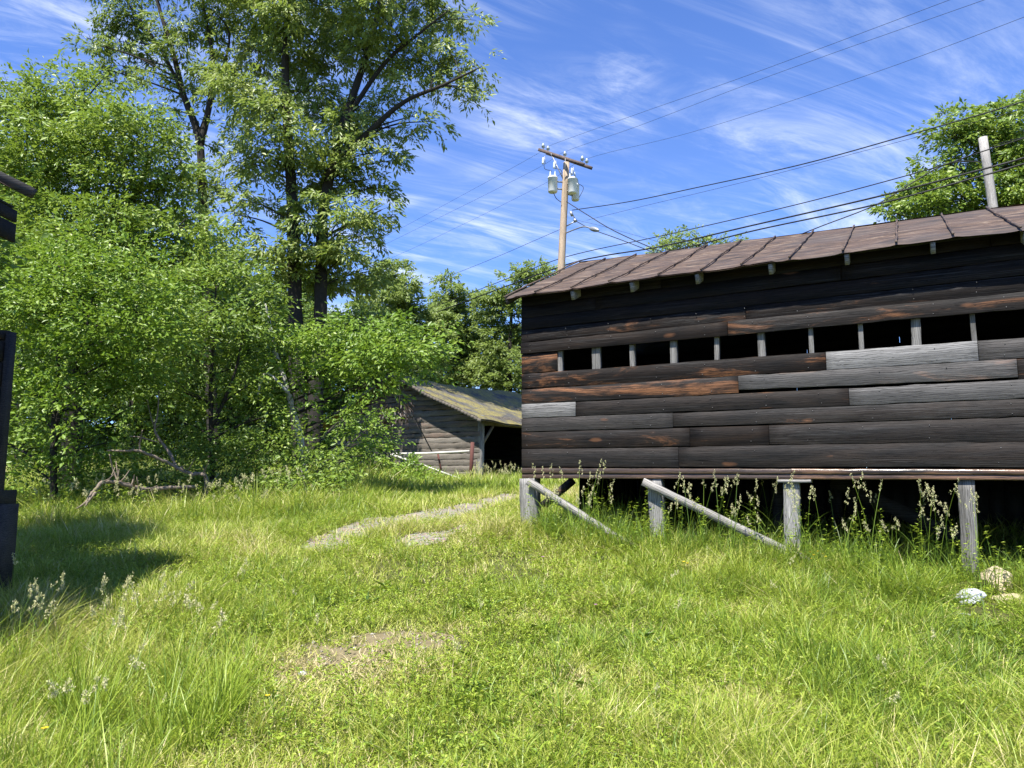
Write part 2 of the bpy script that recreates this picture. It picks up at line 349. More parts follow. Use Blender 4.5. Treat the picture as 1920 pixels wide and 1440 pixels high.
def axis(a, dense0, dense1, step, far):
    c = list(np.arange(dense0, dense1+1e-6, step)); s = step
    while c[-1] < far: s *= 1.25; c.append(c[-1]+s)
    s = step; c2 = [c[0]]
    while c2[-1] > a: s *= 1.25; c2.append(c2[-1]-s)
    return np.array(c2[:0:-1]+c)
gx = axis(-600, -14, 14, .22, 600); gy = axis(-300, -3, 30, .22, 900)
XX, YY = np.meshgrid(gx, gy); ZZ = gh(XX, YY)
nx_, ny_ = len(gx), len(gy); ii, jj = np.meshgrid(np.arange(nx_-1), np.arange(ny_-1)); a0 = (jj*nx_+ii).ravel()
ground = mesh_np('ground', np.stack([XX, YY, ZZ], -1), np.stack([a0, a0+1, a0+nx_+1, a0+nx_], -1), mat=M['ground'], smooth=True)
tag(ground, kind='structure')
# bare patches: outlines given in pixels of the ground as seen, laid 4 mm above it
PATCH = {'gravel_path': [[(560, 1030), (590, 1008), (660, 983), (720, 970), (800, 957), (870, 945), (925, 932), (960, 926), (972, 930), (958, 942), (905, 957), (868, 970), (800, 985), (735, 997), (690, 1010), (640, 1030), (600, 1040)],
                         [(730, 1022), (760, 1005), (825, 998), (868, 985), (880, 992), (845, 1006), (835, 1018), (780, 1026)]],
         'soil_patch': [[(495, 1262), (530, 1228), (600, 1205), (690, 1193), (780, 1186), (860, 1196), (850, 1212), (780, 1222), (730, 1240), (660, 1256), (600, 1262), (560, 1278), (510, 1285)]]}
PAT2 = []
def inpoly(x, y, poly):
    c = np.zeros(x.shape, bool); n = len(poly)
    for i in range(n):
        x1, y1 = poly[i]; x2, y2 = poly[(i+1) % n]
        c ^= ((y1 > y) != (y2 > y)) & (x < (x2-x1)*(y-y1)/((y2-y1) if y2 != y1 else 1e-9)+x1)
    return c
for nm, polys in PATCH.items():
    for poly in polys:
        w = [(p.x, p.y) for p in (G(*q) for q in poly)]; w = [(p.x, p.y) for p in curve_pts([(a, b_, 0) for a, b_ in w+[w[0]]], 5)][:-1]
        PAT2.append(w); w_ = np.array(w); lo = w_.min(0); hi = w_.max(0); st = .07
        X_, Y_ = np.meshgrid(np.arange(lo[0], hi[0], st), np.arange(lo[1], hi[1], st))
        X0_, Y0_ = X_+.5*st, Y_+.5*st
        rag = .06*np.sin(X0_*9+Y0_*5)+.05*np.sin(Y0_*13-X0_*7)
        k = inpoly(X0_+rag, Y0_+rag[::-1, ::-1], w); V = []; Q = []
        vid = {}
        for j, i in zip(*np.nonzero(k)):
            q = []
            for di, dj in ((0, 0), (1, 0), (1, 1), (0, 1)):
                key = (i+di, j+dj)
                if key not in vid: vid[key] = len(V); V.append((lo[0]+key[0]*st, lo[1]+key[1]*st, 0))
                q.append(vid[key])
            Q.append(q)
        V = np.array(V); V[:, 2] = gh(V[:, 0], V[:, 1])+.006
        tag(mesh_np(nm, V, Q, mat=M['dirt' if nm == 'gravel_path' else 'soil'], smooth=True), kind='structure')
# ------------------------------------------------------------------ long barn
C0 = P(978, 897, 10.26); BR = empty('barn', (C0.x, C0.y, 0), -WA)
tag(BR, 'long black weathered board barn raised on grey posts, rusty sheet roof, row of open slots', 'barn')
UX = Vector((math.cos(WA), -math.sin(WA), 0)); UY = Vector((math.sin(WA), math.cos(WA), 0)); O0 = Vector((C0.x, C0.y, 0))
def loc(p): q = Vector(p)-O0; return Vector((q.dot(UX), q.dot(UY), q.z))
def wall(px, py, off=0.0):         # barn coordinates of a pixel on the plane y = off
    d = ray(px, py); o = Vector((0, 0, EYE)); t = (off+O0.dot(UY)-o.dot(UY))/d.dot(UY); return loc(o+d*t)
LEN = 11.2; DEP = 4.7
def board(mb, u0, u1, z0a, z0b, z1a, z1b, y=0, th=.026, col=(.5, 0, 0, 1), jit=.0022, face=-1):
    """a horizontal board from u0 to u1: bottom z0a..z0b, top z1a..z1b, front face at y"""
    n = max(2, int((u1-u0)/.16)); V = []; Q = []
    ph = random.uniform(0, 9); bow = random.uniform(-.006, .006)
    for i in range(n+1):
        t = i/n; u = u0+(u1-u0)*t
        e0 = random.gauss(0, jit)+.003*math.sin(u*1.3+ph); e1 = random.gauss(0, jit)+.003*math.sin(u*1.1+ph*2)
        yy = y+bow*math.sin(t*math.pi)+random.gauss(0, .0012)
        z0 = z0a+(z0b-z0a)*t+e0; z1 = z1a+(z1b-z1a)*t+e1
        zm = (z0+z1)/2; cup = random.gauss(.003, .001)
        V += [(u, yy, z0), (u, yy-.0015, z0+.003), (u, yy-.0015, zm), (u, yy-.0015, z1-.005), (u, yy+.006, z1), (u, yy+th, z1), (u, yy+th, z0)]
    for i in range(n):
        for j in range(7):
            a = i*7+j; b_ = i*7+(j+1) % 7; Q.append((a, b_, b_+7, a+7))
    e = n*7; Q += [(0, 6, 2, 1), (6, 5, 3, 2), (e+6, e, e+1, e+2), (e+5, e+6, e+2, e+3)]
    T = [(5, 4, 3), (e+4, e+5, e+3)]
    mb.add(V, Q, T, col=col)
# board lines: left edge pixel y, right edge pixel y
LN = [(897, 900), (876, 878.5), (842, 828), (811, 782.5), (785, 748), (758, 712), (730, 672), (701, 633), (665, 581), (643, 547)]
LL = [wall(978, a).z for a, b_ in LN]; UR = wall(1920, 800).x; LR = [wall(1920, b_).z for a, b_ in LN]
def zl(k, u): return LL[k]+(LR[k]-LL[k])*u/UR
def U(px, k=5):                    # distance along the wall of pixel column px
    return wall(px, 840).x
wb = MB(); gb = []; j_ = random.random
def brd(k, p0, p1, pale=0., rust=0., gap=.006, part=None, y=0., dz=(0, 0, 0, 0)):
    u0 = U(p0) if p0 is not None else 0.0; u1 = U(p1) if p1 is not None else LEN
    mbb = wb if part is None else MB()
    board(mbb, u0+.003, u1-.003, zl(k, u0)+gap+dz[0], zl(k, u1)+gap+dz[1], zl(k+1, u0)-.001+dz[2], zl(k+1, u1)-.001+dz[3], y=y, col=(random.random(), pale, rust, 1))
    if part: gb.append((mbb, part))
R_ = random.random
brd(1, None, 1272, .06, .1); brd(1, 1272, None, .05, .1, gap=.01)
brd(2, None, 1294, .02, .35); brd(2, 1294, 1443, .0, .2); brd(2, 1443, None, .06, .1)
brd(3, None, 1263, .16, .0); brd(3, 1263, None, .08, .05, gap=.012)
brd(4, None, 1080, .85, 0, part='pale grey short board at the left end of the wall'); brd(4, 1080, 1597, .05, .15, y=.004, dz=(0, 0, 0, -.0))
brd(4, 1597, None, .42, 0, part='streaky grey board with dark grain')
u_a, u_b = U(1389), U(1470)
brd(5, None, 1389, .04, .75); brd(5, 1389, 1920, .34, .5, y=-.012, dz=(.035, .02, .0, .0), part='grey brown board with lifted end'); brd(5, 1920, None, .05, .6)
brd(6, None, 1557, .0, .6); brd(6, 1557, 1848, .92, 0, part='pale grey replacement board below the slots'); brd(6, 1848, None, .25, .0)
brd(7, None, 1046, .03, .75)
brd(8, None, 1373, .0, .1, y=-.026); brd(8, 1373, None, .04, .6, y=-.024)
# upper boards to the eave
zt = [wall(978, 643).z]; top_L, top_R = wall(978, 552).z, wall(1920, 425).z
for k in range(4):
    f0, f1 = k/4, (k+1)/4
    z0a = LL[9]+(top_L-LL[9])*f0; z0b = LR[9]+(top_R-LR[9])*f0; z1a = LL[9]+(top_L-LL[9])*f1; z1b = LR[9]+(top_R-LR[9])*f1
    cuts = [0]+sorted(random.uniform(1, LEN-1) for _ in range(2))+[LEN]
    for c0, c1 in zip(cuts, cuts[1:]):
        f = lambda a, b_, u: a+(b_-a)*u/UR
        board(wb, c0+.003, c1-.003, f(z0a, z0b, c0)+.004, f(z0a, z0b, c1)+.004, f(z1a, z1b, c0), f(z1a, z1b, c1), col=(R_(), .0, .45*(k == 0), 1))  # rows above the first get no rust: eave shadow darkened into their colour
# nail heads along the studs
for k in range(1, 10):
    u = .12+random.uniform(-.05, .05)
    while u < LEN-.1:
        for f_ in (.22, .78):
            if R_() < .75:
                z = zl(min(k, 8), u)+((zl(min(k, 8)+1, u)-zl(min(k, 8), u))*(f_ if k < 9 else 1+f_)); x = u+random.gauss(0, .012)
                if k in (7,) and u > U(1040): continue
                yy = -.030 if k >= 8 else -.016 if k == 5 and u > U(1389) else -.004
                wb.tube([(x, yy+.006, z), (x, yy-.003, z)], .0045, 6, col=(.5, 1.0, 0, 1))
        u += .61+random.gauss(0, .02)
wb.build('wall', M['barn'], BR)
for mbb, lab in gb: tag(mbb.build('board', M['barn'], BR), lab)
# sill beam, rounded so its upper edge catches the sun
sb = MB(); n = 60
for (ua, ub, cc, yy) in ((0.0, U(1482)-.002, (.3, .10, .2, 1), .012), (U(1482)+.002, LEN, (.7, .05, 1.0, 1), .006)):
    prof = [(.0, .0), (-.004, .002), (-.007, .010), (-.007, .040), (.007, .065), (.007, .068), (-.010, .072), (-.013, .078), (-.013, .122), (-.001, .144), (.02, .150), (.10, .150), (.10, .0)]
    V = []; Q = []; K = len(prof); n = int((ub-ua)/.12)
    for i in range(n+1):
        u = ua+(ub-ua)*i/n; z0 = zl(0, u)+random.gauss(0, .0015)
        hh = (zl(1, u)-zl(0, u))/.150*.98
        for (a, b_) in prof: V.append((u, yy+a+random.gauss(0, .0008), z0+b_*hh))
    for i in range(n):
        for j in range(K):
            a = i*K+j; b_ = i*K+(j+1) % K; Q.append((a, b_, b_+K, a+K))
    sb.add(V, Q, col=cc)
M['sill'] = wood_mat('sill_wood', (.018, .014, .012), (.06, .035, .024), (.20, .11, .06), (.30, .26, .22), (.15, .27), spec=.3, bstr=.10)
sb.build('sill_beam', M['sill'], BR, smooth=False)
# studs in the open band
for (pa, pb, pal) in ((1044, 1054, .6), (1110, 1127, .75), (1183, 1193, .7), (1259, 1273, .65), (1343, 1353, .5), (1427, 1443, .6), (1525, 1535, .6), (1620, 1631, .6), (1720, 1742, .5), (1838, 1849, .4), (1963, 1977, .5), (2110, 2124, .5)):
    ua, ub = U(pa), U(pb); s_ = MB(); z0 = zl(6, ua); z1 = zl(9, ua)+.1
    s_.bar(((ua+ub)/2, .07, z0), ((ua+ub)/2+random.uniform(-.015, .015), .07, z1), max(.045, (ub-ua)*.85), .09, col=(R_(), pal*.6, .2, 1), seg=4, wob=.002, up=(0, 1, 0))
    s_.build('stud', M['post'], BR)
# other walls, floor
ow = MB()
for side in ('left', 'right'):
    u = 0.0 if side == 'left' else LEN
    z = LL[0]+.03; k = 0
    while z < 5.6:
        h = .22
        ez, rz0 = (wall(945, 558, -.28).z, wall(1090, 490, 2.38).z) if side == 'left' else (wall(2380, 372, -.28).z, wall(2150, 352, 2.38).z)
        ya = -.28+(z+h+.09-ez)/(rz0-ez)*2.66; y0, y1 = max(.03, ya), min(DEP, 4.76-ya)
        if y1-y0 > .2: ow.box((u+(.013 if side == 'left' else -.013), (y0+y1)/2, z+h/2-.004), (.024, y1-y0, h+.006), col=(R_(), .05, .2, 1))
        z += h
        if z > 5.05: break
z = LL[0]+.03
while z < 3.85:
    if 1:
        cuts = [0, random.uniform(2, 9), LEN]
        for a, b_ in zip(cuts, cuts[1:]): ow.box(((a+b_)/2, DEP+random.uniform(0, .01), z+.11), (b_-a-.006, .024, .226 if R_() < .75 else .214), col=(R_(), .05, .2, 1))
    z += .22
OWZ = 1
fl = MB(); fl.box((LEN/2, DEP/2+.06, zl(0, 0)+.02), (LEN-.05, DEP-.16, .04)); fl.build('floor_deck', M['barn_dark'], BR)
# skirt of boards under the rear, open at its left end
sk = MB()
for u in np.arange(.1, LEN, .23):
    if 1: 
        w_ = O0+UX*u+UY*(DEP-.1); gz = g1(w_.x, w_.y); sk.box((u, DEP-.1+random.uniform(-.01, .01), (gz-.1+zl(0, u))/2), (.245, .025, zl(0, u)-gz+.1), col=(R_(), .1, .3, 1))
for yy in np.arange(1.9, DEP-.1, .23):
    w_ = O0+UX*.1+UY*yy; gz = g1(w_.x, w_.y); sk.box((.1+random.uniform(-.01, .01), yy, (gz-.1+zl(0, 0))/2), (.025, .245, zl(0, 0)-gz+.1), col=(R_(), .1, .3, 1))
for yy in np.arange(.6, DEP, .23):
    w_ = O0+UX*(LEN-.1)+UY*yy; gz = g1(w_.x, w_.y); sk.box((LEN-.1, yy, (gz-.1+zl(0, LEN))/2), (.025, .215, zl(0, LEN)-gz+.1), col=(R_(), .1, .3, 1))
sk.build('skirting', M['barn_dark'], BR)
# posts under the front wall: (top px left, right), (base px left, right)
def post(tl, tr, bl, br_, off, yb, pal, name='post', lab=None):
    a = wall((tl+tr)/2, 897, off); b_ = wall((bl+br_)/2, yb, off); d = (b_-a).normalized(); w_ = (wall(tr, 897, off)-wall(tl, 897, off)).length*.93
    e = b_+d*.35; s_ = MB(); s_.bar((a.x, off, a.z+.0), (e.x, off, e.z), w_, w_*.9, col=(R_(), pal, .2, 1), seg=10, wob=.004, up=(0, 1, 0))
    o = s_.build(name, M['post'], BR); 
    if lab: tag(o, lab)
    return o
post(979, 1008, 981, 1009, .10, 965, .75); post(1216, 1243, 1220, 1250, .10, 1000, .8)
post(1469, 1500, 1470, 1506, .10, 1040, .85); post(1794, 1827, 1803, 1837, .10, 1072, .25, lab='darker grey leaning post')
post(2180, 2216, 2185, 2222, .10, 1110, .4)
cpl = MB(); q = wall(1490, 902, .05); cpl.box((q.x, .09, q.z+.0), (.36, .22, .035), col=(.4, .9, 0, 1)); cpl.build('cap_block', M['brace'], BR)
# raking braces
def brace(x0, y0, x1, y1, off0, off1, w_=.095, pal=.7, mat='brace', up=(0, 1, 0)):
    a = wall(x0, y0, off0); b_ = wall(x1, y1, off1); s_ = MB(); d = (b_-a).normalized()
    Lb = (b_-a).length+.35; s_.bar((0, 0, 0), (Lb, 0, 0), w_, .045, col=(R_(), pal, .1, 1), seg=10, wob=.003, up=up); o = s_.build('brace', M[mat], BR)
    o.location = a; o.rotation_mode = 'QUATERNION'; o.rotation_quaternion = d.to_track_quat('X', 'Z')
brace(990, 902, 1150, 1004, -.06, -.16); brace(1206, 903, 1480, 1036, -.06, -.10)
# rear posts and inner brace seen under the floor
for u, yy in ((.25, DEP-.25), (1.85, DEP-.25), (3.6, DEP-.25), (5.4, DEP-.25), (7.4, DEP-.3), (9.2, DEP-.3), (6.2, 2.3), (8.2, 2.3), (3.0, 2.3)):
    w_ = O0+UX*u+UY*yy; s_ = MB(); s_.bar((u, yy, zl(0, u)), (u, yy, g1(w_.x, w_.y)-.2), .15, .15, col=(R_(), .2, .2, 1), seg=4, wob=.004, up=(0, 1, 0)); s_.build('post', M['barn'], BR)
s_ = MB(); a = wall(1075, 900, 1.6); b_ = wall(1010, 955, 1.6); s_.bar(a, b_, .12, .05, col=(.2, .1, .1, 1), up=(0, 1, 0)); s_.build('brace', M['barn'], BR)
s_ = MB(); a = wall(1560, 900, 1.5); b_ = wall(1800, 1010, 1.5); s_.bar(a, b_, .17, .05, col=(.2, .1, .1, 1), up=(0, 1, 0)); s_.build('brace', M['barn'], BR)
# roof: eave and ridge follow the photograph
EOFF, ROFF = -.28, 2.38
e0 = wall(945, 558, EOFF); r0 = wall(1090, 490, ROFF)
ev = [wall(x, y, EOFF) for x, y in ((945, 558), (1000, 551.5), (1065, 542), (1138, 530.5), (1217, 520), (1300, 509), (1386, 499), (1478, 486), (1575, 473), (1678, 457.5), (1790, 443), (1905, 430), (2040, 414), (2200, 395), (2380, 372))]
rv = [wall(x, y, ROFF) for x, y in ((1090, 490), (1138, 485), (1200, 477.5), (1260, 470), (1340, 458.5), (1400, 450.5), (1460, 443), (1530, 434), (1605, 424), (1686, 413), (1768, 402), (1853, 390.5), (1940, 379), (2040, 366), (2150, 352))]
def pol(pts, u):
    us = [p.x for p in pts]; k = max(0, min(len(us)-2, int(np.searchsorted(us, u))-1))
    t = (u-us[k])/(us[k+1]-us[k]); return pts[k].z+(pts[k+1].z-pts[k].z)*t
u_s, u_e = e0.x, LEN+.35
seam_u = []
for k in range(1, 12): seam_u.append((ev[k].x+wall(*((1138, 485), (1200, 477.5), (1260, 470), (1340, 458.5), (1400, 450.5), (1460, 443), (1530, 434), (1605, 424), (1686, 413), (1768, 402), (1853, 390.5))[k-1], ROFF).x)/2)
while seam_u[-1] < u_e-.8: seam_u.append(seam_u[-1]+.78)
def roof_z(u, t):                  # t 0 at the eave, 1 at the ridge
    ns = min(abs(u-s) for s in seam_u)
    sag = (-.003+.012*math.exp(-(ns/.05)**2))*(1-t)**3
    return pol(ev, u)*(1-t)+pol(rv, u)*t+sag+.010*math.sin(u*5.1+t*4)*math.cos(t*6+u)
rf = MB(); NU = 190; NT = 30
for top in (1, 0):
    V = []; Q = []
    for i in range(NU+1):
        u = u_s+(u_e-u_s)*i/NU
        for j in range(NT+1):
            t = j/NT; lap = -.020*((t*3.0+.12*math.sin(u*.9)) % 1.0)
            V.append((u+(0.05*math.sin(i*.5) if 0 else 0), EOFF+(ROFF-EOFF)*t, roof_z(u, t)+(lap if top else -.016)))
    for i in range(NU):
        for j in range(NT):
            a = i*(NT+1)+j; Q.append((a, a+NT+1, a+NT+2, a+1) if top else (a, a+1, a+NT+2, a+NT+1))
    rf.add(V, Q)
# rear slope
V = []; Q = []
for i in range(NU+1):
    u = u_s+(u_e-u_s)*i/NU
    for j in range(5):
        t = j/4; V.append((u, ROFF+(ROFF-EOFF)*t, pol(rv, u)*(1-t)+(pol(ev, min(u, LEN)))*t))
for i in range(NU):
    for j in range(4):
        a = i*5+j; Q.append((a, a+5, a+6, a+1))
rf.add(V, Q); V2 = np.array(V); V2[:, 2] -= .02; rf.add(V2, [q_[::-1] for q_ in Q])
rf_o = rf.build('roof', M['roof'], BR, smooth=False)
for s in seam_u+[u_s+.015]:
    sm = MB(); sk_ = random.uniform(-.03, .03)
    sm.tube([(s+sk_*(1-t)+random.gauss(0, .004), EOFF-.01+(ROFF-EOFF)*t, roof_z(s, t)+.013) for t in np.linspace(0, 1, 12)], .013, 6, col=(.5, 0, 0, 1), rough=.15)
    sm.build('seam', M['roof'], rf_o)
# rafters, tails show under the eave
for (px, py) in ((1073, 560), (1184, 545), (1307, 530), (1445, 513), (1588, 494), (1750, 470), (1925, 448), (2110, 428), (2330, 405), (2560, 380)):
    u = wall(px, py, EOFF+.04).x; s_ = MB(); a = (u, EOFF+.05, roof_z(u, 0)-.085); b_ = (u, ROFF, roof_z(u, 1)-.085)
    if u > LEN: continue
    s_.bar(a, b_, .045, .12, col=(R_(), .5, .1, 1), seg=2, wob=.001); s_.build('rafter', M['brace'], BR)
s_ = MB(); zc0 = roof_z(0, 0)
s_.bar((0, .03, top_L-.02), (LEN, .03, top_L+(top_R-top_L)*LEN/UR-.02), .08, .06, col=(.4, 0, 0, 1)); s_.build('wall_plate', M['barn_dark'], BR)
zre = lambda u: pol(rv, u)*.13+pol(ev, u)*.87
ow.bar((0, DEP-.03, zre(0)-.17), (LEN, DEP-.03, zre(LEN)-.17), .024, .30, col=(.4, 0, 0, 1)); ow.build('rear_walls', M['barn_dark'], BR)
# fascia strip along the left rake
s_ = MB(); s_.bar((u_s+.03, EOFF+.02, roof_z(u_s, 0)-.055), (u_s+.03, ROFF, roof_z(u_s, 1)-.055), .025, .07, col=(.4, .2, 0, 1)); s_.bar((u_s+.03, ROFF, roof_z(u_s, 1)-.055), (u_s+.03, DEP+.28, roof_z(u_s, 0)-.055), .025, .07, col=(.4, .2, 0, 1)); s_.build('rake_board', M['barn'], BR)
# ------------------------------------------------------------------ small old barn, far
A2 = math.radians(35); K0 = P(900, 900, 25.0); k2 = empty('old_shed', (K0.x, K0.y, 0), -A2)
tag(k2, 'small sagging old shed with mossy shingle roof, open right side', 'shed')
VX = Vector((math.cos(A2), -math.sin(A2), 0)); VY = Vector((math.sin(A2), math.cos(A2), 0)); Q0 = Vector((K0.x, K0.y, 0))
def shp(px, py, off=0.):           # shed coordinates of a pixel on the gable plane y = off; x runs to the right, corner at 0
    d = ray(px, py); o = Vector((0, 0, EYE)); t = (off+Q0.dot(VY)-o.dot(VY))/d.dot(VY); p = o+d*t-Q0; return Vector((p.dot(VX), p.dot(VY), p.z))
eavz = shp(900, 778).z; apx = shp(752, 703); rz = apx.z; hw = -apx.x; gz2 = g1(K0.x, K0.y)
print('SHED eave', eavz, 'ridge', rz, 'half', hw, 'ground', gz2)
sw = MB(); z = gz2-.15; SL = 7.2
while z < rz-.1:
    h = random.choice((.17, .2, .22)); lim = hw+.0 if z+h < eavz else max(.05, hw*(rz-(z+h))/(rz-eavz))
    x0, x1 = -hw-lim, -hw+lim
    board(sw, x0, x1-random.uniform(0, .05), z, z-.0, z+h-.012, z+h-.012, y=random.uniform(-.01, .012), col=(R_(), random.uniform(.25, .85), random.choice((.0, .3, .9)) if z > eavz-.9 else 0, 1), jit=.01)
    z += h
sw.build('gable_wall', M['old'], k2)
so = MB(); z = gz2-.1
while z < eavz:
    so.box((-2*hw, SL/2, z+.1), (.03, SL, .206), col=(R_(), .3, .2, 1))
    so.box((-hw, SL+random.uniform(-.01, .01), z+.1), (2*hw, .03, .215 if R_() < .7 else .203), col=(R_(), .3, .2, 1)); z += .21
for zz in np.arange(eavz, rz-.1, .2):
    lim = hw*(rz-(zz+.2))/(rz-eavz); 
    if lim > .1: so.box((-hw, SL, zz+.1), (2*lim, .03, .185), col=(R_(), .3, .2, 1))
so.build('rear_walls', M['barn_dark'], k2)
for yy in (0.08, 3.4, SL-.1):
    s_ = MB(); s_.bar((-.06, yy, gz2-.3), (-.02, yy, eavz), .16, .16, col=(R_(), .6, 0, 1), seg=4, wob=.004, up=(0, 1, 0)); s_.build('corner_post', M['post'], k2)
s_ = MB(); s_.bar((0, .05, eavz-.16), (0, SL, eavz-.16), .06, .34, col=(.4, .35, 0, 1)); s_.build('header_beam', M['old'], k2)
s_ = MB(); s_.bar((0, .1, eavz-1.0), (0, .75, eavz-.3), .06, .1, col=(.4, .35, 0, 1)); s_.build('knee_brace', M['old'], k2)
V = []; Q = []; rf2 = MB(); OV = .55
def r2z(x, y):                     # swaybacked roof
    t = abs(x+hw)/hw; return rz+.03-(rz-eavz)*t*(1.0)-.10*math.sin(min(1, t)*math.pi)*(.6)-.14*math.sin(math.pi*min(1, max(0, (y+OV)/(SL+OV))))+.015*math.sin(y*4+x*3)
xs_ = np.linspace(-2*hw-.45, .45, 61); ys_ = np.linspace(-OV, SL+.2, 44)
for lay in (0, 1):
    V = [(x, y+(.03*math.sin(x*9) if y < 0 else 0), r2z(x, y)-(.05 if lay else 0)) for x in xs_ for y in ys_]; ny2 = len(ys_)
    Q = [(i*ny2+j, (i+1)*ny2+j, (i+1)*ny2+j+1, i*ny2+j+1) for i in range(len(xs_)-1) for j in range(ny2-1)]
    rf2.add(V, Q if not lay else [q_[::-1] for q_ in Q])
rf2.build('roof', M['moss'], k2)
s_ = MB()
for a, b_ in zip(xs_[:-1], xs_[1:]): s_.bar((a, -OV-.012, r2z(a, -OV)-.07), (b_, -OV-.012, r2z(b_, -OV)-.07), .03, .11, col=(.5, .45, 0, 1))
s_.build('rake_board', M['old'], k2)
s_ = MB(); s_.tube([shp(755, 745, -.05), shp(762, 752, -.05), shp(810, 846, -.06)], .012, 5); s_.build('cable', M['black'], k2)
# pipe rails and rusty posts before the shed
gt = empty('pipe_gate', tuple(G(883, 908))); tag(gt, 'broken pipe rails on a rusty post before the old shed', 'gate')
def gadd(name, mat, pts, r, sides=8):
    s_ = MB(); s_.tube([Vector(p)-gt.location for p in pts], r, sides, col=(R_(), .5, 0, 1)); return s_.build(name, M[mat], gt)
gadd('gate_post', 'rustpost', [P(882, 915, 23), P(884, 868, 23), P(886, 829, 23)], .06)
gadd('gate_post', 'rustpost', [P(829, 890, 23.4), P(821, 851, 23.4)], .03)
gadd('rail', 'whitepipe', [P(737, 851, 23.6), P(800, 850, 23.3), P(880, 846, 23.05)], .035)
gadd('rail', 'whitepipe', [P(733, 852, 23.6), P(790, 871, 23.3), P(876, 903, 23.05)], .032)
# ------------------------------------------------------------------ dark shed at the left edge
B3 = math.radians(3); kc = P(16, 780, 6.9); k3 = empty('slatted_shed', (kc.x, kc.y, 0), 0); k3.rotation_euler = (0, 0, 0)
tag(k3, 'dark slatted shed with a gap under its eave at the left edge of the clearing', 'shed')
gz3 = g1(kc.x-.3, kc.y-.3); HR = P(50, 355, 6.75).z; RX = P(50, 355, 6.75).x-kc.x-.09
def lz(py): return P(25, py, 6.9).z
w3 = MB()
def side_boards(z0, z1, x=0., far=0.):
    z = z0
    while z < z1-.02:
        h = min(random.choice((.2, .22, .235)), z1-z)
        w3.box((x-.015, (-3.8+far)/2, z+h/2), (.03, 3.8+far, h-.02), col=(R_(), .0, .3, 1)); z += h
side_boards(lz(950), lz(628)); side_boards(lz(455), lz(392), P(30, 430, 6.93).x-kc.x, .03)
side_boards(lz(392), HR-.1, P(30, 430, 6.93).x-kc.x-.02)
w3.build('wall', M['barn'], k3)
for (x, y, w_) in ((-.06, -.06, .14), (-.06, -1.5, .12), (-.06, -2.9, .14)):
    s_ = MB(); s_.bar((x, y, gz3-.3), (x, y, lz(624)), w_, w_, col=(R_(), .1, .1, 1), up=(0, 1, 0), seg=3, wob=.003); s_.build('post', M['barn'], k3)
for yy in (-1.5, -2.9):
    s_ = MB(); s_.bar((-.1, yy, lz(624)), (-.1, yy, HR), .09, .09, col=(R_(), .1, .1, 1), up=(0, 1, 0)); s_.build('post', M['barn'], k3)
lw = MB(); z = gz3-.1
while z < lz(950)+.02: lw.box((.02, -1.5, z+.12), (.03, 3.3, .22), col=(R_(), .1, .1, 1)); z += .24
lw.box((.075, -.10, (gz3-.1+lz(945))/2), (.03, .42, lz(945)-gz3+.1), col=(.3, .2, .1, 1)); lw.build('skirting', M['barn'], k3)
ow3 = MB(); z = gz3+.2
while z < HR: ow3.box((-4.0, -1.5, z+.1), (.03, 3.0, .2), col=(R_(), .1, .1, 1)); z += .23
ow3.build('rear_walls', M['barn'], k3)
r3 = MB(); RW, RH = 2.0, 1.1
for sgn in (1, -1):
    for lay in (0, 1):
        V = []; Q = []
        for i in range(9):
            for j in range(9):
                t = i/8; x = -2.0+sgn*(2.0+RX)*t; y = -4.3+4.2*j/8+.02*math.sin(j*2.)
                V.append((x, y, HR+RH-RH*t*1.02-(.03 if lay else 0)+.01*math.sin(i*3+j)))
        for i in range(8):
            for j in range(8):
                a = i*9+j; q_ = (a, a+9, a+10, a+1); Q.append(q_ if (sgn > 0) != bool(lay) else q_[::-1])
        r3.add(V, Q)
r3.build('roof', M['roof'], k3)
for yy in (-.2, -1.2, -2.2, -2.95):
    s_ = MB(); s_.bar((.2, yy, HR-.06), (-2.0, yy, HR+RH-.07), .05, .1, col=(R_(), .3, .1, 1)); s_.bar((-4.2, yy, HR-.06), (-2.0, yy, HR+RH-.07), .05, .1, col=(R_(), .3, .1, 1)); s_.build('rafter', M['barn'], k3)
# ------------------------------------------------------------------ utility poles and lines
UPY = 30.0
up0 = P(1050, 560, UPY); UB = Vector((up0.x-.1, UPY, g1(up0.x, UPY))); up = empty('utility_pole', tuple(UB))
tag(up, 'tall brown utility pole with crossarm and three grey transformers behind the barn', 'utility pole')
def rel(p): return Vector(p)-UB
def upart(name, mat, fn, parent=None, smooth=False):
    s_ = MB(); fn(s_); return s_.build(name, M[mat], parent or up, smooth)
ptop = rel(P(1062, 305, UPY)); pmid = rel(P(1052, 510, UPY)); pb = pmid+(pmid-ptop)*(pmid.z/(ptop.z-pmid.z))
upart('pole', 'pole', lambda s: s.tube([pb+(ptop-pb)*t for t in np.linspace(0, 1, 16)], [.20-.07*t for t in np.linspace(0, 1, 16)], 12, rough=.03, col=(.5, .2, .2, 1)), smooth=True)
ca, cb = rel(P(1018, 284, UPY+.9)), rel(P(1102, 312, UPY-.9))
cdir = (cb-ca).normalized(); cper = cdir.cross(Vector((0, 0, 1))).normalized()
for s0 in (-.25, .25):
    upart('crossarm', 'arm', lambda s: s.bar(ca+cper*s0, cb+cper*s0, .10, .13, col=(R_(), .3, .3, 1), seg=4, wob=.003))
for t_ in (.30, .62):
    upart('arm_brace', 'steel', lambda s: s.bar(ca+(cb-ca)*t_+cper*.30, ptop+Vector((0, 0, -.9))+cper*.12, .015, .04))
def lathe(s, base, prof, axis=Vector((0, 0, 1)), sides=14):
    s.tube([base+axis*z for r, z in prof], [r for r, z in prof], sides)
INS = []
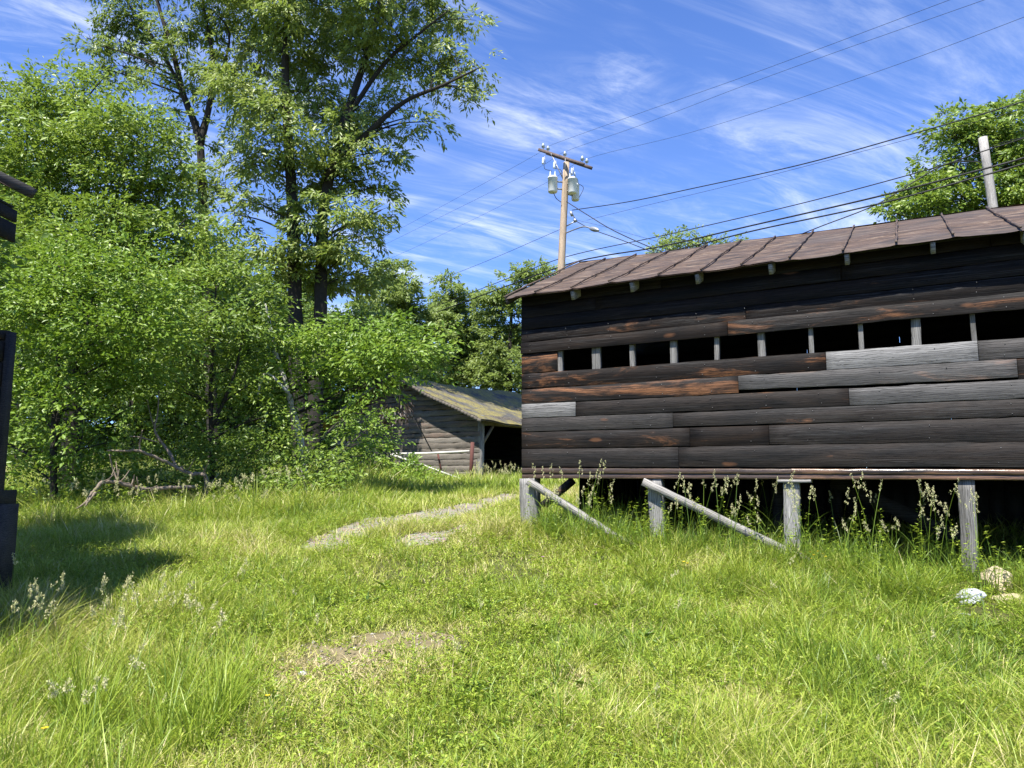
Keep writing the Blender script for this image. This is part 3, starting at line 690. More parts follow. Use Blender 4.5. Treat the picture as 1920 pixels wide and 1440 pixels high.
for t_, s0 in ((.03, -.25), (.10, .25), (.42, -.25), (.90, -.25), (.97, .25)):
    b_ = ca+(cb-ca)*t_+cper*s0+Vector((0, 0, .065)); INS.append(b_+Vector((0, 0, .27)))
    upart('insulator', 'porcelain', lambda s: lathe(s, b_, [(.012, 0), (.012, .1), (.07, .105), (.05, .15), (.085, .16), (.05, .2), (.06, .215), (.035, .26), (.03, .28)]), smooth=True)
def transformer(px, py0, py1, Y, r):
    a = rel(P(px, py1, Y)); b_ = rel(P(px, py0, Y)); h = b_.z-a.z
    t = upart('transformer', 'can', lambda s: lathe(s, Vector((a.x, a.y, a.z)), [(r*.86, 0), (r, .04), (r, h*.86), (r*1.07, h*.87), (r*1.07, h*.93), (r*.8, h), (.02, h*1.02)], sides=24))
    for dx in (-.1, .1):
        upart('bushing', 'porcelain', lambda s: lathe(s, Vector((a.x+dx, a.y, a.z+h*.98)), [(.04, 0), (.055, .03), (.035, .06), (.05, .09), (.03, .12), (.045, .15), (.02, .2), (.01, .26)]), t, True)
    for f_ in (.7, .25): upart('bracket', 'steel', lambda s: s.bar((a.x, a.y, a.z+h*f_), (pmid.x+(ptop.x-pmid.x)*.75, 0, a.z+h*f_), .06, .05), t)
    return Vector((a.x, a.y, b_.z))
T1 = transformer(1036.5, 331, 361, UPY-.1, .20); T2 = transformer(1073.5, 333, 363, UPY-.25, .19); T3 = transformer(1079, 345, 376, UPY+.35, .17)
def wire_part(pts, r=.012): upart('jumper', 'black', lambda s: s.tube(curve_pts(pts, 6), r, 5))
for px, py in ((1018, 300), (1039, 308), (1072, 320)):
    q = rel(P(px, py, UPY-.1))
    c_ = upart('fuse_cutout', 'porcelain', lambda s: lathe(s, q+Vector((0, 0, -.18)), [(.03, 0), (.06, .03), (.035, .07), (.06, .11), (.035, .15), (.06, .19), (.035, .23), (.05, .27), (.03, .3)], Vector((.05, .1, 1)).normalized()), smooth=True)
    upart('fuse_tube', 'steel', lambda s: s.tube([q+Vector((.09, -.05, -.2)), q+Vector((.07, -.05, .14))], .014, 6), c_)
wire_part([rel(P(1020, 309, UPY-.1)), rel(P(1022, 317, UPY-.1)), rel(P(1033, 320, UPY-.1)), T1+Vector((-.1, 0, .2))])
wire_part([rel(P(1040, 316, UPY-.1)), rel(P(1052, 319, UPY-.1)), rel(P(1054, 330, UPY-.1))])
wire_part([rel(P(1038, 362, UPY-.1)), rel(P(1043, 372, UPY-.1)), rel(P(1052, 379, UPY-.15))], .016)
wire_part([rel(P(1083, 344, UPY)), rel(P(1094, 352, UPY)), rel(P(1086, 370, UPY))])
wire_part([rel(P(1072, 325, UPY)), rel(P(1066, 345, UPY)), rel(P(1060, 360, UPY-.1))])
# spacer bracket and street lamp
upart('service_bracket', 'steel', lambda s: (s.tube([rel(P(1062, 424, UPY)), rel(P(1080, 414, UPY-.2))], .03, 6), s.tube([rel(P(1080, 414, UPY-.2)), rel(P(1072, 399, UPY-.2))], .025, 6), s.tube([rel(P(1070, 397, UPY-.2)), rel(P(1073, 405, UPY-.2))], .06, 8), s.tube([rel(P(1077, 411, UPY-.2)), rel(P(1080, 416, UPY-.2))], .07, 8)))
la = upart('lamp_arm', 'steel', lambda s: s.tube(curve_pts([rel(P(1061, 437, UPY)), rel(P(1078, 430, UPY-.6)), rel(P(1095, 425, UPY-1.2)), rel(P(1108, 428, UPY-1.6))], 5), .03, 8))
def lamp(s):
    a, b_ = rel(P(1106, 428, UPY-1.6)), rel(P(1123, 432, UPY-2.1)); n_ = 9
    prof = [(.04, 0), (.07, .12), (.09, .3), (.10, .5), (.085, .75), (.045, .95), (.01, 1)]
    s.tube([a+(b_-a)*t for r, t in prof], [r for r, t in prof], 12)
upart('lamp_head', 'steel', lamp, la, True)
# second pole behind the barn roof
p2b = P(1862, 420, 24); p2 = empty('utility_pole', (p2b.x+.1, 24, g1(p2b.x, 24))); tag(p2, 'pale grey bare pole leaning behind the barn roof before the maple', 'utility pole')
r2_ = lambda p: Vector(p)-p2.location; t2, m2 = r2_(P(1843, 258, 24)), r2_(P(1861, 384, 24)); b2 = m2+(m2-t2)*(m2.z/(t2.z-m2.z))
s_ = MB(); s_.tube([b2+(t2-b2)*t for t in np.linspace(0, 1, 14)], [.185-.05*t for t in np.linspace(0, 1, 14)], 12, rough=.03, col=(.3, .6, 0, 1)); s_.build('pole', M['polegrey'], p2, True)
def line(label, pts, r, grp=None, cat='cable', name='power_line', n=8):
    w_ = [P(*p) for p in pts]; s_ = MB(); s_.tube(curve_pts(w_, n), r, 6)
    o = s_.build(name, M['black'], None, False); tag(o, label, cat, grp); return o
i_ = lambda k: INS[k]+UB
def line2(label, pre, mid, post_, r):
    pts = [P(*p) for p in pre]+[mid]+[P(*p) for p in post_]; s_ = MB(); s_.tube(curve_pts(pts, 8), r, 5); tag(s_.build('power_line', M['black']), label, 'cable', 'thin wires over the crossarm')
line2('thin overhead wire, highest in the sky, over the left end of the crossarm', [(2000, -85, 14), (1780, 0, 16), (1400, 142, 21), (1200, 212, 25)], i_(0), [(1005, 290, 31.5), (850, 375, 36), (705, 452, 41), (560, 520, 46)], .0055)
line2('thin overhead wire, second from the top, over the middle of the crossarm', [(2060, -75, 14), (1845, 0, 16), (1450, 140, 21), (1200, 235, 26)], i_(2), [(1007, 316, 31.5), (850, 395, 36), (705, 466, 41), (560, 530, 46)], .0055)
line2('thin overhead wire, third from the top, over the right end of the crossarm', [(2100, -45, 14), (1920, 32, 16), (1600, 150, 20), (1300, 247, 25.5)], i_(3), [(1027, 341, 31.5), (880, 415, 36), (740, 481, 41), (600, 540, 46)], .0055)
line('wire leaving the pole at street lamp height down to the left', [(1062, 425, 30), (1000, 452, 32), (933, 481, 35), (850, 514, 39), (760, 545, 44)], .009)
line('twisted cable from the pole bracket rising to the right over the maple', [(1073, 394, 29.8), (1180, 378, 27), (1300, 353, 24.5), (1500, 309, 21), (1700, 254, 18.5), (1920, 190, 16.5), (2150, 110, 15)], .017)
line('faint thin wire running just under the twisted cable', [(1100, 413, 29.8), (1200, 388, 27), (1400, 340, 23.5), (1700, 262, 19.5), (1920, 204, 17.5), (2100, 150, 16)], .006)
line('upper black cable of the bundle passing low behind the pole', [(700, 612, 46), (800, 580, 42), (940, 527, 35), (1060, 482, 30.6), (1250, 440, 27), (1500, 382, 23.5), (1740, 318, 20.5), (1830, 288, 19.5), (1920, 259, 18.6), (2100, 200, 17)], .016)
line('thick middle cable of the bundle passing low behind the pole', [(700, 622, 46), (810, 588, 42), (940, 540, 35), (1060, 497, 30.7), (1130, 480, 29), (1240, 462, 27), (1400, 425, 24.5), (1640, 370, 21.2), (1840, 318, 19.2), (1920, 296, 18.6), (2100, 240, 17)], .026)
line('thick lowest cable of the bundle skimming the barn roof', [(1180, 488, 28.5), (1300, 461, 26), (1420, 431, 24), (1640, 384, 21), (1840, 330, 19.2), (1920, 307, 18.6), (2100, 255, 17)], .024)
line('black service drop from the transformers sloping down behind the roof', [(1062, 378, 29.8), (1100, 402, 29), (1150, 432, 28), (1225, 466, 26), (1290, 490, 24)], .018)
line('lower service drop from the pole bracket sloping down behind the roof', [(1079, 414, 29.8), (1110, 430, 29), (1160, 448, 28), (1222, 472, 26.5), (1280, 495, 25)], .015)
line('thin stay wire from the bracket crossing the service drops', [(1079, 412, 29.8), (1140, 427, 29), (1240, 455, 27), (1300, 475, 26)], .0055)
line('cable sweeping up from the roof to the bare grey pole', [(1500, 440, 26), (1540, 424, 25.5), (1640, 385, 25), (1710, 343, 24.6), (1760, 314, 24.3), (1800, 303, 24.2), (1838, 304, 24.05)], .020)
line('short pale wire from the bare grey pole out to the right', [(1856, 276, 23.9), (1885, 266, 23.5), (1920, 257, 23), (2050, 225, 21)], .010)
# ------------------------------------------------------------------ stones, stick, dead branches
def stone(name, px, py, wpx, hpx, mat, lab, seed, flat=.8):
    p = G(px, py+hpx/2); k = p.y/FPX; rx, rz_ = wpx/2*k, hpx/2*k*1.15; r_ = random.Random(seed)
    bm = bmesh.new(); bmesh.ops.create_icosphere(bm, subdivisions=4, radius=1)
    dirs = [Vector((r_.uniform(-1, 1), r_.uniform(-1, 1), r_.uniform(-1, 1))).normalized() for _ in range(16)]
    for v in bm.verts:
        n_ = v.co.normalized(); d = min([1.0]+[(r_.__class__(i+seed).uniform(.62, .9))/max(.05, n_.dot(q)) for i, q in enumerate(dirs) if n_.dot(q) > .3])
        v.co = n_*min(1, d)*(1+.02*math.sin(n_.x*13+seed)*math.sin(n_.z*11)); v.co.x *= rx*1.12; v.co.y *= rx*flat; v.co.z *= rz_*1.15
    me = bpy.data.meshes.new(name); bm.to_mesh(me); bm.free(); me.materials.append(M[mat])
    o = bpy.data.objects.new(name, me); o.location = (p.x, p.y+rx*flat*.4, g1(p.x, p.y)+rz_*.72); o.rotation_euler = (0, r_.uniform(-.1, .1), r_.uniform(-.5, .5)); link(o)
    return tag(o, lab, 'stone')
stone('stone', 1878, 1090, 74, 50, 'stone_tan', 'tan boulder in the grass beside the dark leaning post', 3)
stone('stone', 1825, 1123, 62, 26, 'stone_pale', 'pale blue grey flat stone in the grass, left of the tan boulder', 5)
stone('stone', 1905, 1127, 66, 15, 'stone_tan', 'low flat tan stone under the tan boulder', 9)
stone('stone', 566, 1265, 16, 8, 'stone_pale', 'small pale pebble on the bare soil patch', 12)
def stick(name, label, cat, pts, mat, sides=7, n=6, rough=.12):
    s_ = MB()
    for path in pts:
        ps = [P(a, b_, c_) for a, b_, c_, r in path]; rs = [r*(.72 if mat == 'deadwood' else 1) for *_, r in path]; cps = curve_pts(ps, n)
        rr = [rs[min(i//n, len(rs)-1)]*(1-(i % n)/n)+rs[min(i//n+1, len(rs)-1)]*((i % n)/n) for i in range(len(cps))]
        cps = [q+Vector((random.gauss(0, .16), random.gauss(0, .16), random.gauss(0, .16)))*rr[i_] for i_, q in enumerate(cps)]
        s_.tube(cps, [q*random.uniform(.82, 1.15) for q in rr], sides, rough=rough)
        for _ in range(len(cps)//5 if mat == 'deadwood' else 0):
            i_ = random.randrange(1, len(cps)-1); u_ = Vector((random.uniform(-1, 1), random.uniform(-1, 1), random.uniform(0, 1.2))).normalized(); l_ = random.uniform(2, 9)*rr[i_]
            s_.tube([cps[i_], cps[i_]+u_*l_*.5, cps[i_]+u_*l_+Vector((0, 0, l_*.2))], [rr[i_]*.4, rr[i_]*.28, rr[i_]*.12], 5)
    return tag(s_.build(name, M[mat], None, True), label, cat)
stick('dead_branch', 'bare forked dead branch arching out of the bushes above the grass', 'branch', [
    [(200, 845, 13.20, .02), (240, 845, 13.30, .03), (262, 846, 13.40, .035), (300, 861, 13.60, .04), (335, 878, 13.80, .045), (358, 888, 13.90, .05), (380, 889, 14.00, .05), (388, 902, 14.00, .06), (385, 930, 14.10, .06)],
    [(262, 846, 13.40, .02), (262, 832, 13.40, .02), (267, 806, 13.30, .012)], [(244, 818, 13.40, .018), (262, 820, 13.40, .018), (296, 829, 13.60, .014)],
    [(378, 890, 14.00, .03), (384, 882, 14.00, .02), (389, 869, 13.90, .01)], [(333, 880, 13.80, .045), (318, 850, 14.00, .04), (300, 826, 14.10, .035), (290, 804, 14.10, .03), (296, 770, 14.20, .02), (298, 730, 14.30, .012)],
    [(290, 803, 14.10, .02), (280, 770, 14.20, .012), (276, 745, 14.20, .008)]], 'deadwood')
stick('dead_branch', 'split dead log sloping down into the grass at the wood edge', 'branch', [
    [(142, 954, 12.30, .012), (158, 944, 12.40, .03), (173, 925, 12.50, .045), (192, 905, 12.60, .045), (215, 904, 12.80, .05), (240, 911, 13.00, .06), (275, 918, 13.30, .065), (330, 914, 13.60, .05), (365, 913, 13.80, .04)],
    [(160, 950, 12.30, .015), (166, 940, 12.35, .03), (180, 922, 12.45, .035)], [(222, 906, 12.90, .02), (212, 880, 12.90, .02), (205, 852, 12.80, .012)]], 'deadwood')
stick('tree_trunk', 'pale leaning birch trunk half hidden under the bright maple leaves', 'tree', [[(572, 900, 16.6, .08), (562, 820, 16.6, .075), (548, 765, 16.6, .07), (538, 730, 16.6, .06), (520, 670, 16.7, .045), (508, 620, 16.8, .035), (498, 570, 16.9, .015)], [(540, 735, 16, .03), (500, 700, 16.1, .03), (483, 740, 16.1, .02)]], 'barkpale', 9)
stick('fallen_stick', 'short bleached stick lying in the grass below the pale stone', 'stick', [[(1790, 1153, 6.75, .006), (1806, 1151, 6.75, .009), (1823, 1154, 6.75, .006)]], 'whitepipe')
# ------------------------------------------------------------------ trees
def norm(v): return v/np.maximum(np.linalg.norm(v, axis=-1, keepdims=True), 1e-9)
def leaf_mesh(name, pos, d, nrm, L, Wd, hue, mat, parent, fold=.18, droop=.12):
    """every leaf a folded four-cornered blade"""
    d = norm(d); s = norm(np.cross(nrm, d)); up_ = np.cross(d, s); L = L[:, None]; Wd = Wd[:, None]; n = len(pos)
    v0 = pos; v3 = pos+d*L-up_*L*droop
    m_ = pos+d*L*.45; v1 = m_+s*Wd*.5+up_*Wd*fold; v2 = m_-s*Wd*.5+up_*Wd*fold
    V = np.stack([v0, v1, v3, v2], 1).reshape(-1, 3); b_ = np.arange(n)[:, None]*4
    T = np.concatenate([b_+np.array([[0, 2, 1]]), b_+np.array([[0, 3, 2]])], 1).reshape(-1, 3)
    return mesh_np(name, V, tris=T, mat=mat, parent=parent, attrs={'hue': ('FACE', np.repeat(hue, 2))})
def sprays(C, R, k, kind):
    """leaf sprays filling an ellipsoidal clump; returns pos, dir, normal arrays"""
    n = k
    u = norm(RNG.normal(size=(n, 3))); rad = RNG.random(n)**(1/2.0)
    wob = 1+.28*np.sin(u[:, 0]*5+C[0]*3)*np.cos(u[:, 2]*4+C[1]*2)+.15*np.sin(u[:, 1]*9+C[2]*5)
    K = max(3, n//13); ci = RNG.integers(0, K, n)                 # sprays gather in flat plates with gaps between
    cc = u[:K]*(rad[:K]**.6*wob[:K])[:, None]*np.array([R, R, R*.85])
    pr = min(.62, .30+.22*R); an = RNG.random(n)*2*np.pi; rr_ = pr*np.sqrt(RNG.random(n))
    offs = np.stack([np.cos(an)*rr_, np.sin(an)*rr_, RNG.normal(0, .07, n)-rr_*.30], 1)
    c = np.array(C)+cc[ci]+offs; u = norm(cc[ci]/R*.5+offs/pr*np.array([1, 1, .3])+u*.25)
    nl, SL_, spread, dr = {'hickory': (15, .42, .75, .55), 'broad': (13, .40, .6, .22), 'layer': (15, .55, .55, .12), 'shrub': (12, .32, .7, .2), 'far': (11, .6, .8, .4)}[kind]
    out = u.copy(); out[:, 2] = out[:, 2]*.3-dr*.35+.12; out = norm(out+RNG.normal(size=(n, 3))*.28)
    upv = norm(np.array([SUNH.x*.6, SUNH.y*.6, 1.])+RNG.normal(size=(n, 3))*.30)
    side = norm(np.cross(out, upv)); t = np.tile(np.linspace(.12, 1, nl), (n, 1))+RNG.random((n, nl))*.06
    S_ = SL_*(.7+.6*RNG.random(n))
    sg = np.where(np.arange(nl) % 2 == 0, 1., -1.)[None, :]
    pos = c[:, None]+out[:, None]*(t*S_[:, None])[..., None]-np.array([0, 0, 1.])*(dr*t**2*S_[:, None]*.6)[..., None]
    pos = pos+side[:, None]*(sg*.04)[..., None]+RNG.normal(size=pos.shape)*.05
    ang = spread*(1.25-.7*t); dd = out[:, None]*np.cos(ang)[..., None]+side[:, None]*(sg*np.sin(ang))[..., None]
    dd = dd-np.array([0, 0, 1.])*(dr*(.35+.65*RNG.random(t.shape)))[..., None]+RNG.normal(size=pos.shape)*.32
    nn = upv[:, None]+RNG.normal(size=pos.shape)*.5+out[:, None]*dr*.5
    h = np.repeat(RNG.normal(.0, .12, n)[:, None], nl, 1)+RNG.normal(0, .10, t.shape)
    return pos.reshape(-1, 3), dd.reshape(-1, 3), nn.reshape(-1, 3), h.ravel()
def tree(label, cat, base_px, depth, trunk_px, trunk_r, clumps, kind, leaf, dens, mat, bark='bark', name='broadleaf_tree', hue0=.5, hvar=.10, ddep=1.0, minlimb=0.03, extra=None, grp=None, ground=True, wl=.45):
    k = depth/FPX
    bp = P(base_px, 900, depth); B = Vector((bp.x, bp.y, g1(bp.x, bp.y))); root = empty(name, tuple(B)); tag(root, label, cat, grp)
    A_ = []; tr = MB(); rr = random.Random(int(depth*100+base_px))
    trunks = trunk_px if isinstance(trunk_px[0][0], (tuple, list)) else [trunk_px]; TP = []
    for ti, tp in enumerate(trunks):
        pts = [P(x, y, depth+(q[0] if q else 0)) for x, y, *q in tp]; pts = [Vector(p)-B for p in pts]
        if ti == 0 or tp[0][1] > 820: pts[0].z = min(pts[0].z, -.1) if ground else pts[0].z
        cp = curve_pts(pts, 6); n = len(cp); r0 = trunk_r[ti] if isinstance(trunk_r, (tuple, list)) else trunk_r
        rs = [r0*(1-.8*i/(n-1))+(.35*r0*max(0, 1-i/2.5) if ti == 0 else 0) for i in range(n)]
        tr.tube(cp, rs, 9, rough=.07); TP += list(zip(cp, rs))
    P_, D_, N_, H_ = [], [], [], []
    for cl in clumps:
        x, y, r = cl[:3]; dz = cl[3] if len(cl) > 3 else rr.uniform(-1, 1)*r*k*1.6*ddep
        c = P(x, y, depth+dz)-B; R = r*k*(1+dz/depth)
        # limb from the trunk to the clump
        if TP:
            best = min(TP, key=lambda q: (q[0]-c).length+max(0, q[0].z-(c.z-.35*math.hypot(q[0].x-c.x, q[0].y-c.y)))*2.5)
            a, ra = best; d = (c-a).length
            r1 = max(minlimb*.5, min(ra*.6, .012*d+.015))
            mid = a.lerp(c, .5)+Vector((rr.uniform(-.1, .1), rr.uniform(-.1, .1), rr.uniform(.0, .14)))*d*.6
            cp = curve_pts([a, mid, c], 5); tr.tube(cp, [r1*(1-.75*i/(len(cp)-1)) for i in range(len(cp))], 6, rough=.08, cap=False)
            for _ in range(4 if R > .5 else 2):
                u = Vector((rr.uniform(-1, 1), rr.uniform(-1, 1), rr.uniform(-.3, 1))).normalized()*R*.85
                st = cp[rr.randint(len(cp)//2, len(cp)-1)]; e = c+u; mm_ = st.lerp(e, .5)+Vector((rr.uniform(-.1, .1), rr.uniform(-.1, .1), .08))*R
                tr.tube(curve_pts([st, mm_, e], 3), [r1*.32]*4+[r1*.16]*3, 4, cap=False)
        ns = max(3, int(dens*(R/leaf)**2*1.5*rr.uniform(.8, 1.2)*(.5 if y > 700 and depth < 20 and kind != 'shrub' else 1))); p, dd, nn, h = sprays(c, R, ns, kind)
        P_.append(p); D_.append(dd); N_.append(nn); H_.append(h+rr.gauss(0, hvar*.6))
    p, dd, nn, h = map(np.concatenate, (P_, D_, N_, H_)); n = len(p)
    L = leaf*(.45+.95*RNG.random(n)**1.3); Wd = L*wl*(.8+.4*RNG.random(n))
    tr.build('trunk', M[bark], root, True)
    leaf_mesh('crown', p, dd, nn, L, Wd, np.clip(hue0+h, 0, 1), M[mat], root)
    print('TREE', label[:40], n); return root, B
DF = 1.0
tallA = [(450, 15, 70), (540, 20, 75), (620, 15, 75), (700, 15, 65), (770, 15, 50), (830, 20, 32), (870, 25, 24), (893, 38, 14), (480, 100, 55), (440, 160, 42), (560, 95, 55), (640, 85, 55), (700, 95, 50), (755, 85, 38), (800, 60, 30),
    (815, 120, 26), (845, 98, 18), (868, 125, 24), (893, 110, 18), (905, 135, 12), (832, 160, 22), (872, 172, 20), (895, 176, 12), (765, 165, 26), (788, 215, 22), (812, 228, 12), (735, 190, 24), (500, 170, 50), (580, 175, 50), (640, 200, 50), (695, 205, 40), (765, 240, 16),
    (452, 215, 38), (425, 150, 26), (540, 245, 55), (615, 265, 55), (685, 265, 42), (728, 285, 24), (740, 300, 14), (490, 290, 42), (445, 305, 28), (560, 325, 52), (635, 330, 50), (692, 335, 30), (712, 345, 18), (455, 375, 25), (432, 400, 18), (500, 395, 36), (580, 390, 46), (645, 400, 42),
    (690, 405, 22), (715, 395, 18), (742, 405, 9), (600, 450, 48), (655, 470, 38), (520, 450, 30), (685, 440, 24), (500, 490, 24), (570, 520, 34), (640, 530, 42), (690, 510, 30), (540, 480, 26), (600, 480, 34),
    (430, -60, 70), (520, -90, 80), (620, -100, 80), (710, -70, 70), (790, -40, 50), (560, -180, 90), (660, -190, 80), (450, -160, 70), (570, -290, 80), (640, -290, 60), (480, -260, 60), (740, -150, 60)]
tree('tallest tree, twin dark trunks and feathery drooping leaves, right edge of the wood', 'tree', 570, 25.5, [[(572, 900), (560, 760), (555, 620), (552, 500), (548, 380), (540, 250), (535, 100), (545, -60), (560, -260)], [(590, 900), (592, 740), (600, 600), (603, 480), (608, 380), (640, 250), (665, 170), (700, 60), (720, -60), (720, -200)], [(610, 330, -.5), (700, 240, -.7), (760, 190, -1), (830, 160, -1.4), (893, 130, -1.6)], [(645, 230), (720, 120, -.4), (790, 60, -.8), (840, 20, -1)]], (.33, .29, .13, .10), tallA, 'hickory', .21, 3.9, 'leaf_tall', wl=.36, name='hickory_tree', hue0=.66, ddep=1.2)
tallB = [(210, 35, 32), (255, 15, 38), (330, 25, 36), (385, 40, 36), (180, 85, 22), (228, 78, 34), (290, 85, 32), (340, 105, 30), (178, 125, 22), (230, 125, 28), (290, 145, 28), (395, 110, 36), (340, 165, 22), (402, 175, 18), (360, 215, 16), (160, 70, 10), (312, 200, 14), (385, 265, 16),
    (380, 315, 24), (392, 360, 26), (425, 345, 22), (360, 400, 28), (400, 440, 24), (440, 445, 24), (350, 350, 20), (445, 480, 20), (200, -40, 40), (280, -50, 50), (370, -50, 50), (320, -130, 50), (400, 500, 30), (415, 225, 12), (330, 230, 10)]
tree('slender open tree with forked crooked stems rising left of the tallest tree', 'tree', 400, 27.5, [[(405, 900), (395, 700), (385, 500), (380, 380), (373, 260), (345, 180), (325, 100), (300, 20), (280, -60)], [(376, 270), (392, 200), (400, 120), (385, 30), (370, -60)], [(350, 190), (300, 90), (235, 0)], [(373, 255), (430, 80), (400, 20)]], (.24, .14, .09, .08), tallB, 'hickory', .20, 3.4, 'leaf_tall', wl=.36, name='hickory_tree', hue0=.42)
bigC = [(20, 170, 45), (75, 178, 45), (135, 150, 30), (120, 190, 45), (180, 190, 36), (-40, 190, 60), (50, 250, 75), (140, 255, 70), (215, 240, 55), (265, 225, 42), (300, 270, 46), (225, 320, 68), (130, 335, 80), (30, 345, 75), (310, 350, 48), (335, 310, 26), (280, 410, 60), (180, 425, 72), (75, 430, 75), (345, 425, 42), (-50, 300, 80), (-60, 420, 80), (330, 480, 50), (240, 490, 60), (120, 500, 60), (30, 520, 60), (200, 140, 20), (160, 165, 20), (370, 480, 34)]
tree('broad dense tree filling the upper left corner of the wood', 'tree', 130, 17, [[(130, 940), (140, 700), (150, 500), (160, 350), (150, 200)], [(150, 520), (60, 350), (20, 220)], [(155, 480), (250, 370), (290, 270)]], (.24, .12, .12), bigC, 'broad', .125, 3.8, 'leaf_mid', hue0=.66, name='ash_tree')
youD = [(50, 480, 44), (125, 462, 34), (190, 470, 30), (240, 500, 38), (100, 535, 62), (200, 540, 55), (275, 545, 38), (50, 590, 55), (150, 610, 58), (235, 620, 55), (290, 650, 34), (80, 690, 58), (170, 700, 55), (60, 780, 48), (135, 790, 52), (215, 740, 40), (60, 870, 48), (130, 870, 48), (200, 830, 40), (-20, 560, 60), (-30, 700, 60), (-20, 820, 60), (250, 700, 26), (270, 590, 26), (310, 600, 18)]
tree('young bright green tree with flat layered sprays in front of the big left tree', 'tree', 120, 13.6, [[(105, 960), (100, 860), (103, 760), (112, 640), (118, 540), (125, 450)], [(102, 800), (140, 700), (165, 600), (190, 480)]], (.07, .05), youD, 'layer', .105, 3.6, 'leaf_bright', hue0=.5, name='young_beech_tree')
undE = [(330, 520, 40), (395, 500, 40), (450, 520, 36), (350, 590, 46), (420, 590, 44), (475, 610, 34), (330, 660, 40), (390, 660, 44), (440, 690, 38), (340, 730, 42), (400, 750, 38), (455, 780, 40), (420, 830, 42), (500, 850, 36), (470, 720, 24), (360, 830, 36), (500, 780, 22), (480, 560, 24), (330, 790, 34), (300, 720, 34)]
tree('mid green young tree with ragged branches between the bright tree and tallest tree', 'tree', 400, 15.6, [[(400, 940), (398, 840), (395, 740), (400, 640), (405, 540)], [(398, 800), (440, 700), (460, 600)]], (.07, .05), undE, 'broad', .11, 3.3, 'leaf_mid', hue0=.5, name='young_beech_tree')
mapF = [(520, 640, 30), (555, 618, 34), (610, 608, 38), (670, 612, 40), (725, 615, 36), (775, 625, 30), (810, 640, 22), (545, 690, 30), (600, 670, 38), (660, 660, 42), (720, 665, 44), (770, 668, 34), (800, 680, 22), (640, 725, 36), (570, 755, 24), (530, 735, 26), (700, 715, 30), (745, 705, 18), (605, 800, 30), (640, 770, 30), (520, 760, 16), (650, 830, 30), (690, 765, 26, 5), (695, 800, 24, 5), (670, 830, 28, 5), (640, 860, 28, 4.5), (655, 790, 28, 5), (690, 850, 22, 5)]
tree('maple with bright broad leaves overhanging the old shed, pale birch-like stem', 'tree', 565, 16.8, [[(562, 900), (560, 820), (550, 770), (545, 735), (530, 690), (512, 640), (505, 600)], [(540, 740), (600, 700), (680, 660), (750, 640)]], (.075, .04), mapF, 'layer', .13, 3.0, 'leaf_bright', hue0=.45, name='maple_tree')
shE = [(330, 890, 34), (420, 895, 36), (480, 900, 34), (540, 880, 36), (580, 850, 30), (600, 900, 26), (450, 860, 34), (520, 830, 26), (270, 900, 36), (210, 890, 36), (90, 930, 36), (150, 920, 36), (640, 880, 24)]
tree('low mixed bushes along the foot of the wood behind the dead branches', 'bush', 430, 15.2, [(430, 940), (440, 900), (450, 860)], .03, shE, 'shrub', .10, 3.2, 'leaf_mid', hue0=.5, name='bush')
shG = [(700, 862, 26), (672, 885, 26), (735, 878, 30), (785, 882, 30), (705, 840, 16), (655, 905, 20), (820, 892, 18), (760, 895, 26), (735, 830, 10)]
tree('leafy vine thicket heaped against the gable of the old shed', 'shrub', 740, 22, [(740, 915), (735, 890), (735, 860)], .03, shG, 'shrub', .13, 3.0, 'leaf_bright', hue0=.5, name='shrub')
# unseen young tree added beside the slatted shed, crown placed to shade the grass
so_ = []
def at3(x, y, z, r): so_.append((960+FPX*x/8.6, 885-(z-1.6)/8.6*FPX, r, y-8.6))
for (x, y, z) in ((-8.0, 8.9, 2.8), (-7.5, 8.6, 3.6), (-8.4, 8.3, 4.2), (-7.4, 8.9, 4.6), (-8.1, 8.8, 5.4), (-7.6, 8.1, 5.2), (-7.4, 7.4, 5.6), (-7.0, 7.3, 6.3), (-7.9, 7.6, 6.4), (-7.3, 6.8, 6.6), (-8.2, 7.2, 5.8), (-7.6, 8.0, 6.1), (-8.5, 8.0, 6.5), (-7.0, 6.4, 6.0), (-6.9, 7.8, 5.0), (-6.6, 7.6, 5.4), (-6.9, 8.2, 4.4), (-7.0, 8.6, 3.8)):
    yy = y; k_ = 8.6/yy; at3(x*k_, yy, 1.6+(z-1.6)*k_, 108)
tree('young tree standing behind the slatted shed, shading the grass at the wood edge', 'tree', 960-FPX*7.9/8.6, 8.6, [(960-FPX*7.9/8.6, 990), (960-FPX*7.9/8.6, 500), (960-FPX*7.8/8.6, 200)], .09, so_, 'broad', .12, 3.0, 'leaf_mid', hue0=.5, name='young_beech_tree')
# back rank
bk = lambda cx_, w_, y0, y1, n, r0, sd: [(cx_+random.Random(sd+i).uniform(-w_, w_)*(1-.55*(1-(i/n))**2), y0+(y1-y0)*(i/n)+random.Random(sd*3+i).uniform(-12, 12), r0*random.Random(sd*7+i).uniform(.75, 1.2)) for i in range(n)]
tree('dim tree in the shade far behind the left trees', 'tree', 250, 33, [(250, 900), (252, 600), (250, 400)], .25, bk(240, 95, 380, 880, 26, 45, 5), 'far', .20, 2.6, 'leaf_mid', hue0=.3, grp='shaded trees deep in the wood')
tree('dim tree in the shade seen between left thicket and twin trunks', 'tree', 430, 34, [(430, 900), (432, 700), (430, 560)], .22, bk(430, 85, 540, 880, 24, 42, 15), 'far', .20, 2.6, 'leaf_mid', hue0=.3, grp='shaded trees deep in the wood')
tree('dim tree in the shade directly behind the twin trunks', 'tree', 600, 36, [(600, 900), (605, 700), (600, 600)], .22, bk(600, 95, 590, 880, 26, 42, 25), 'far', .20, 2.6, 'leaf_mid', hue0=.35, grp='shaded trees deep in the wood')
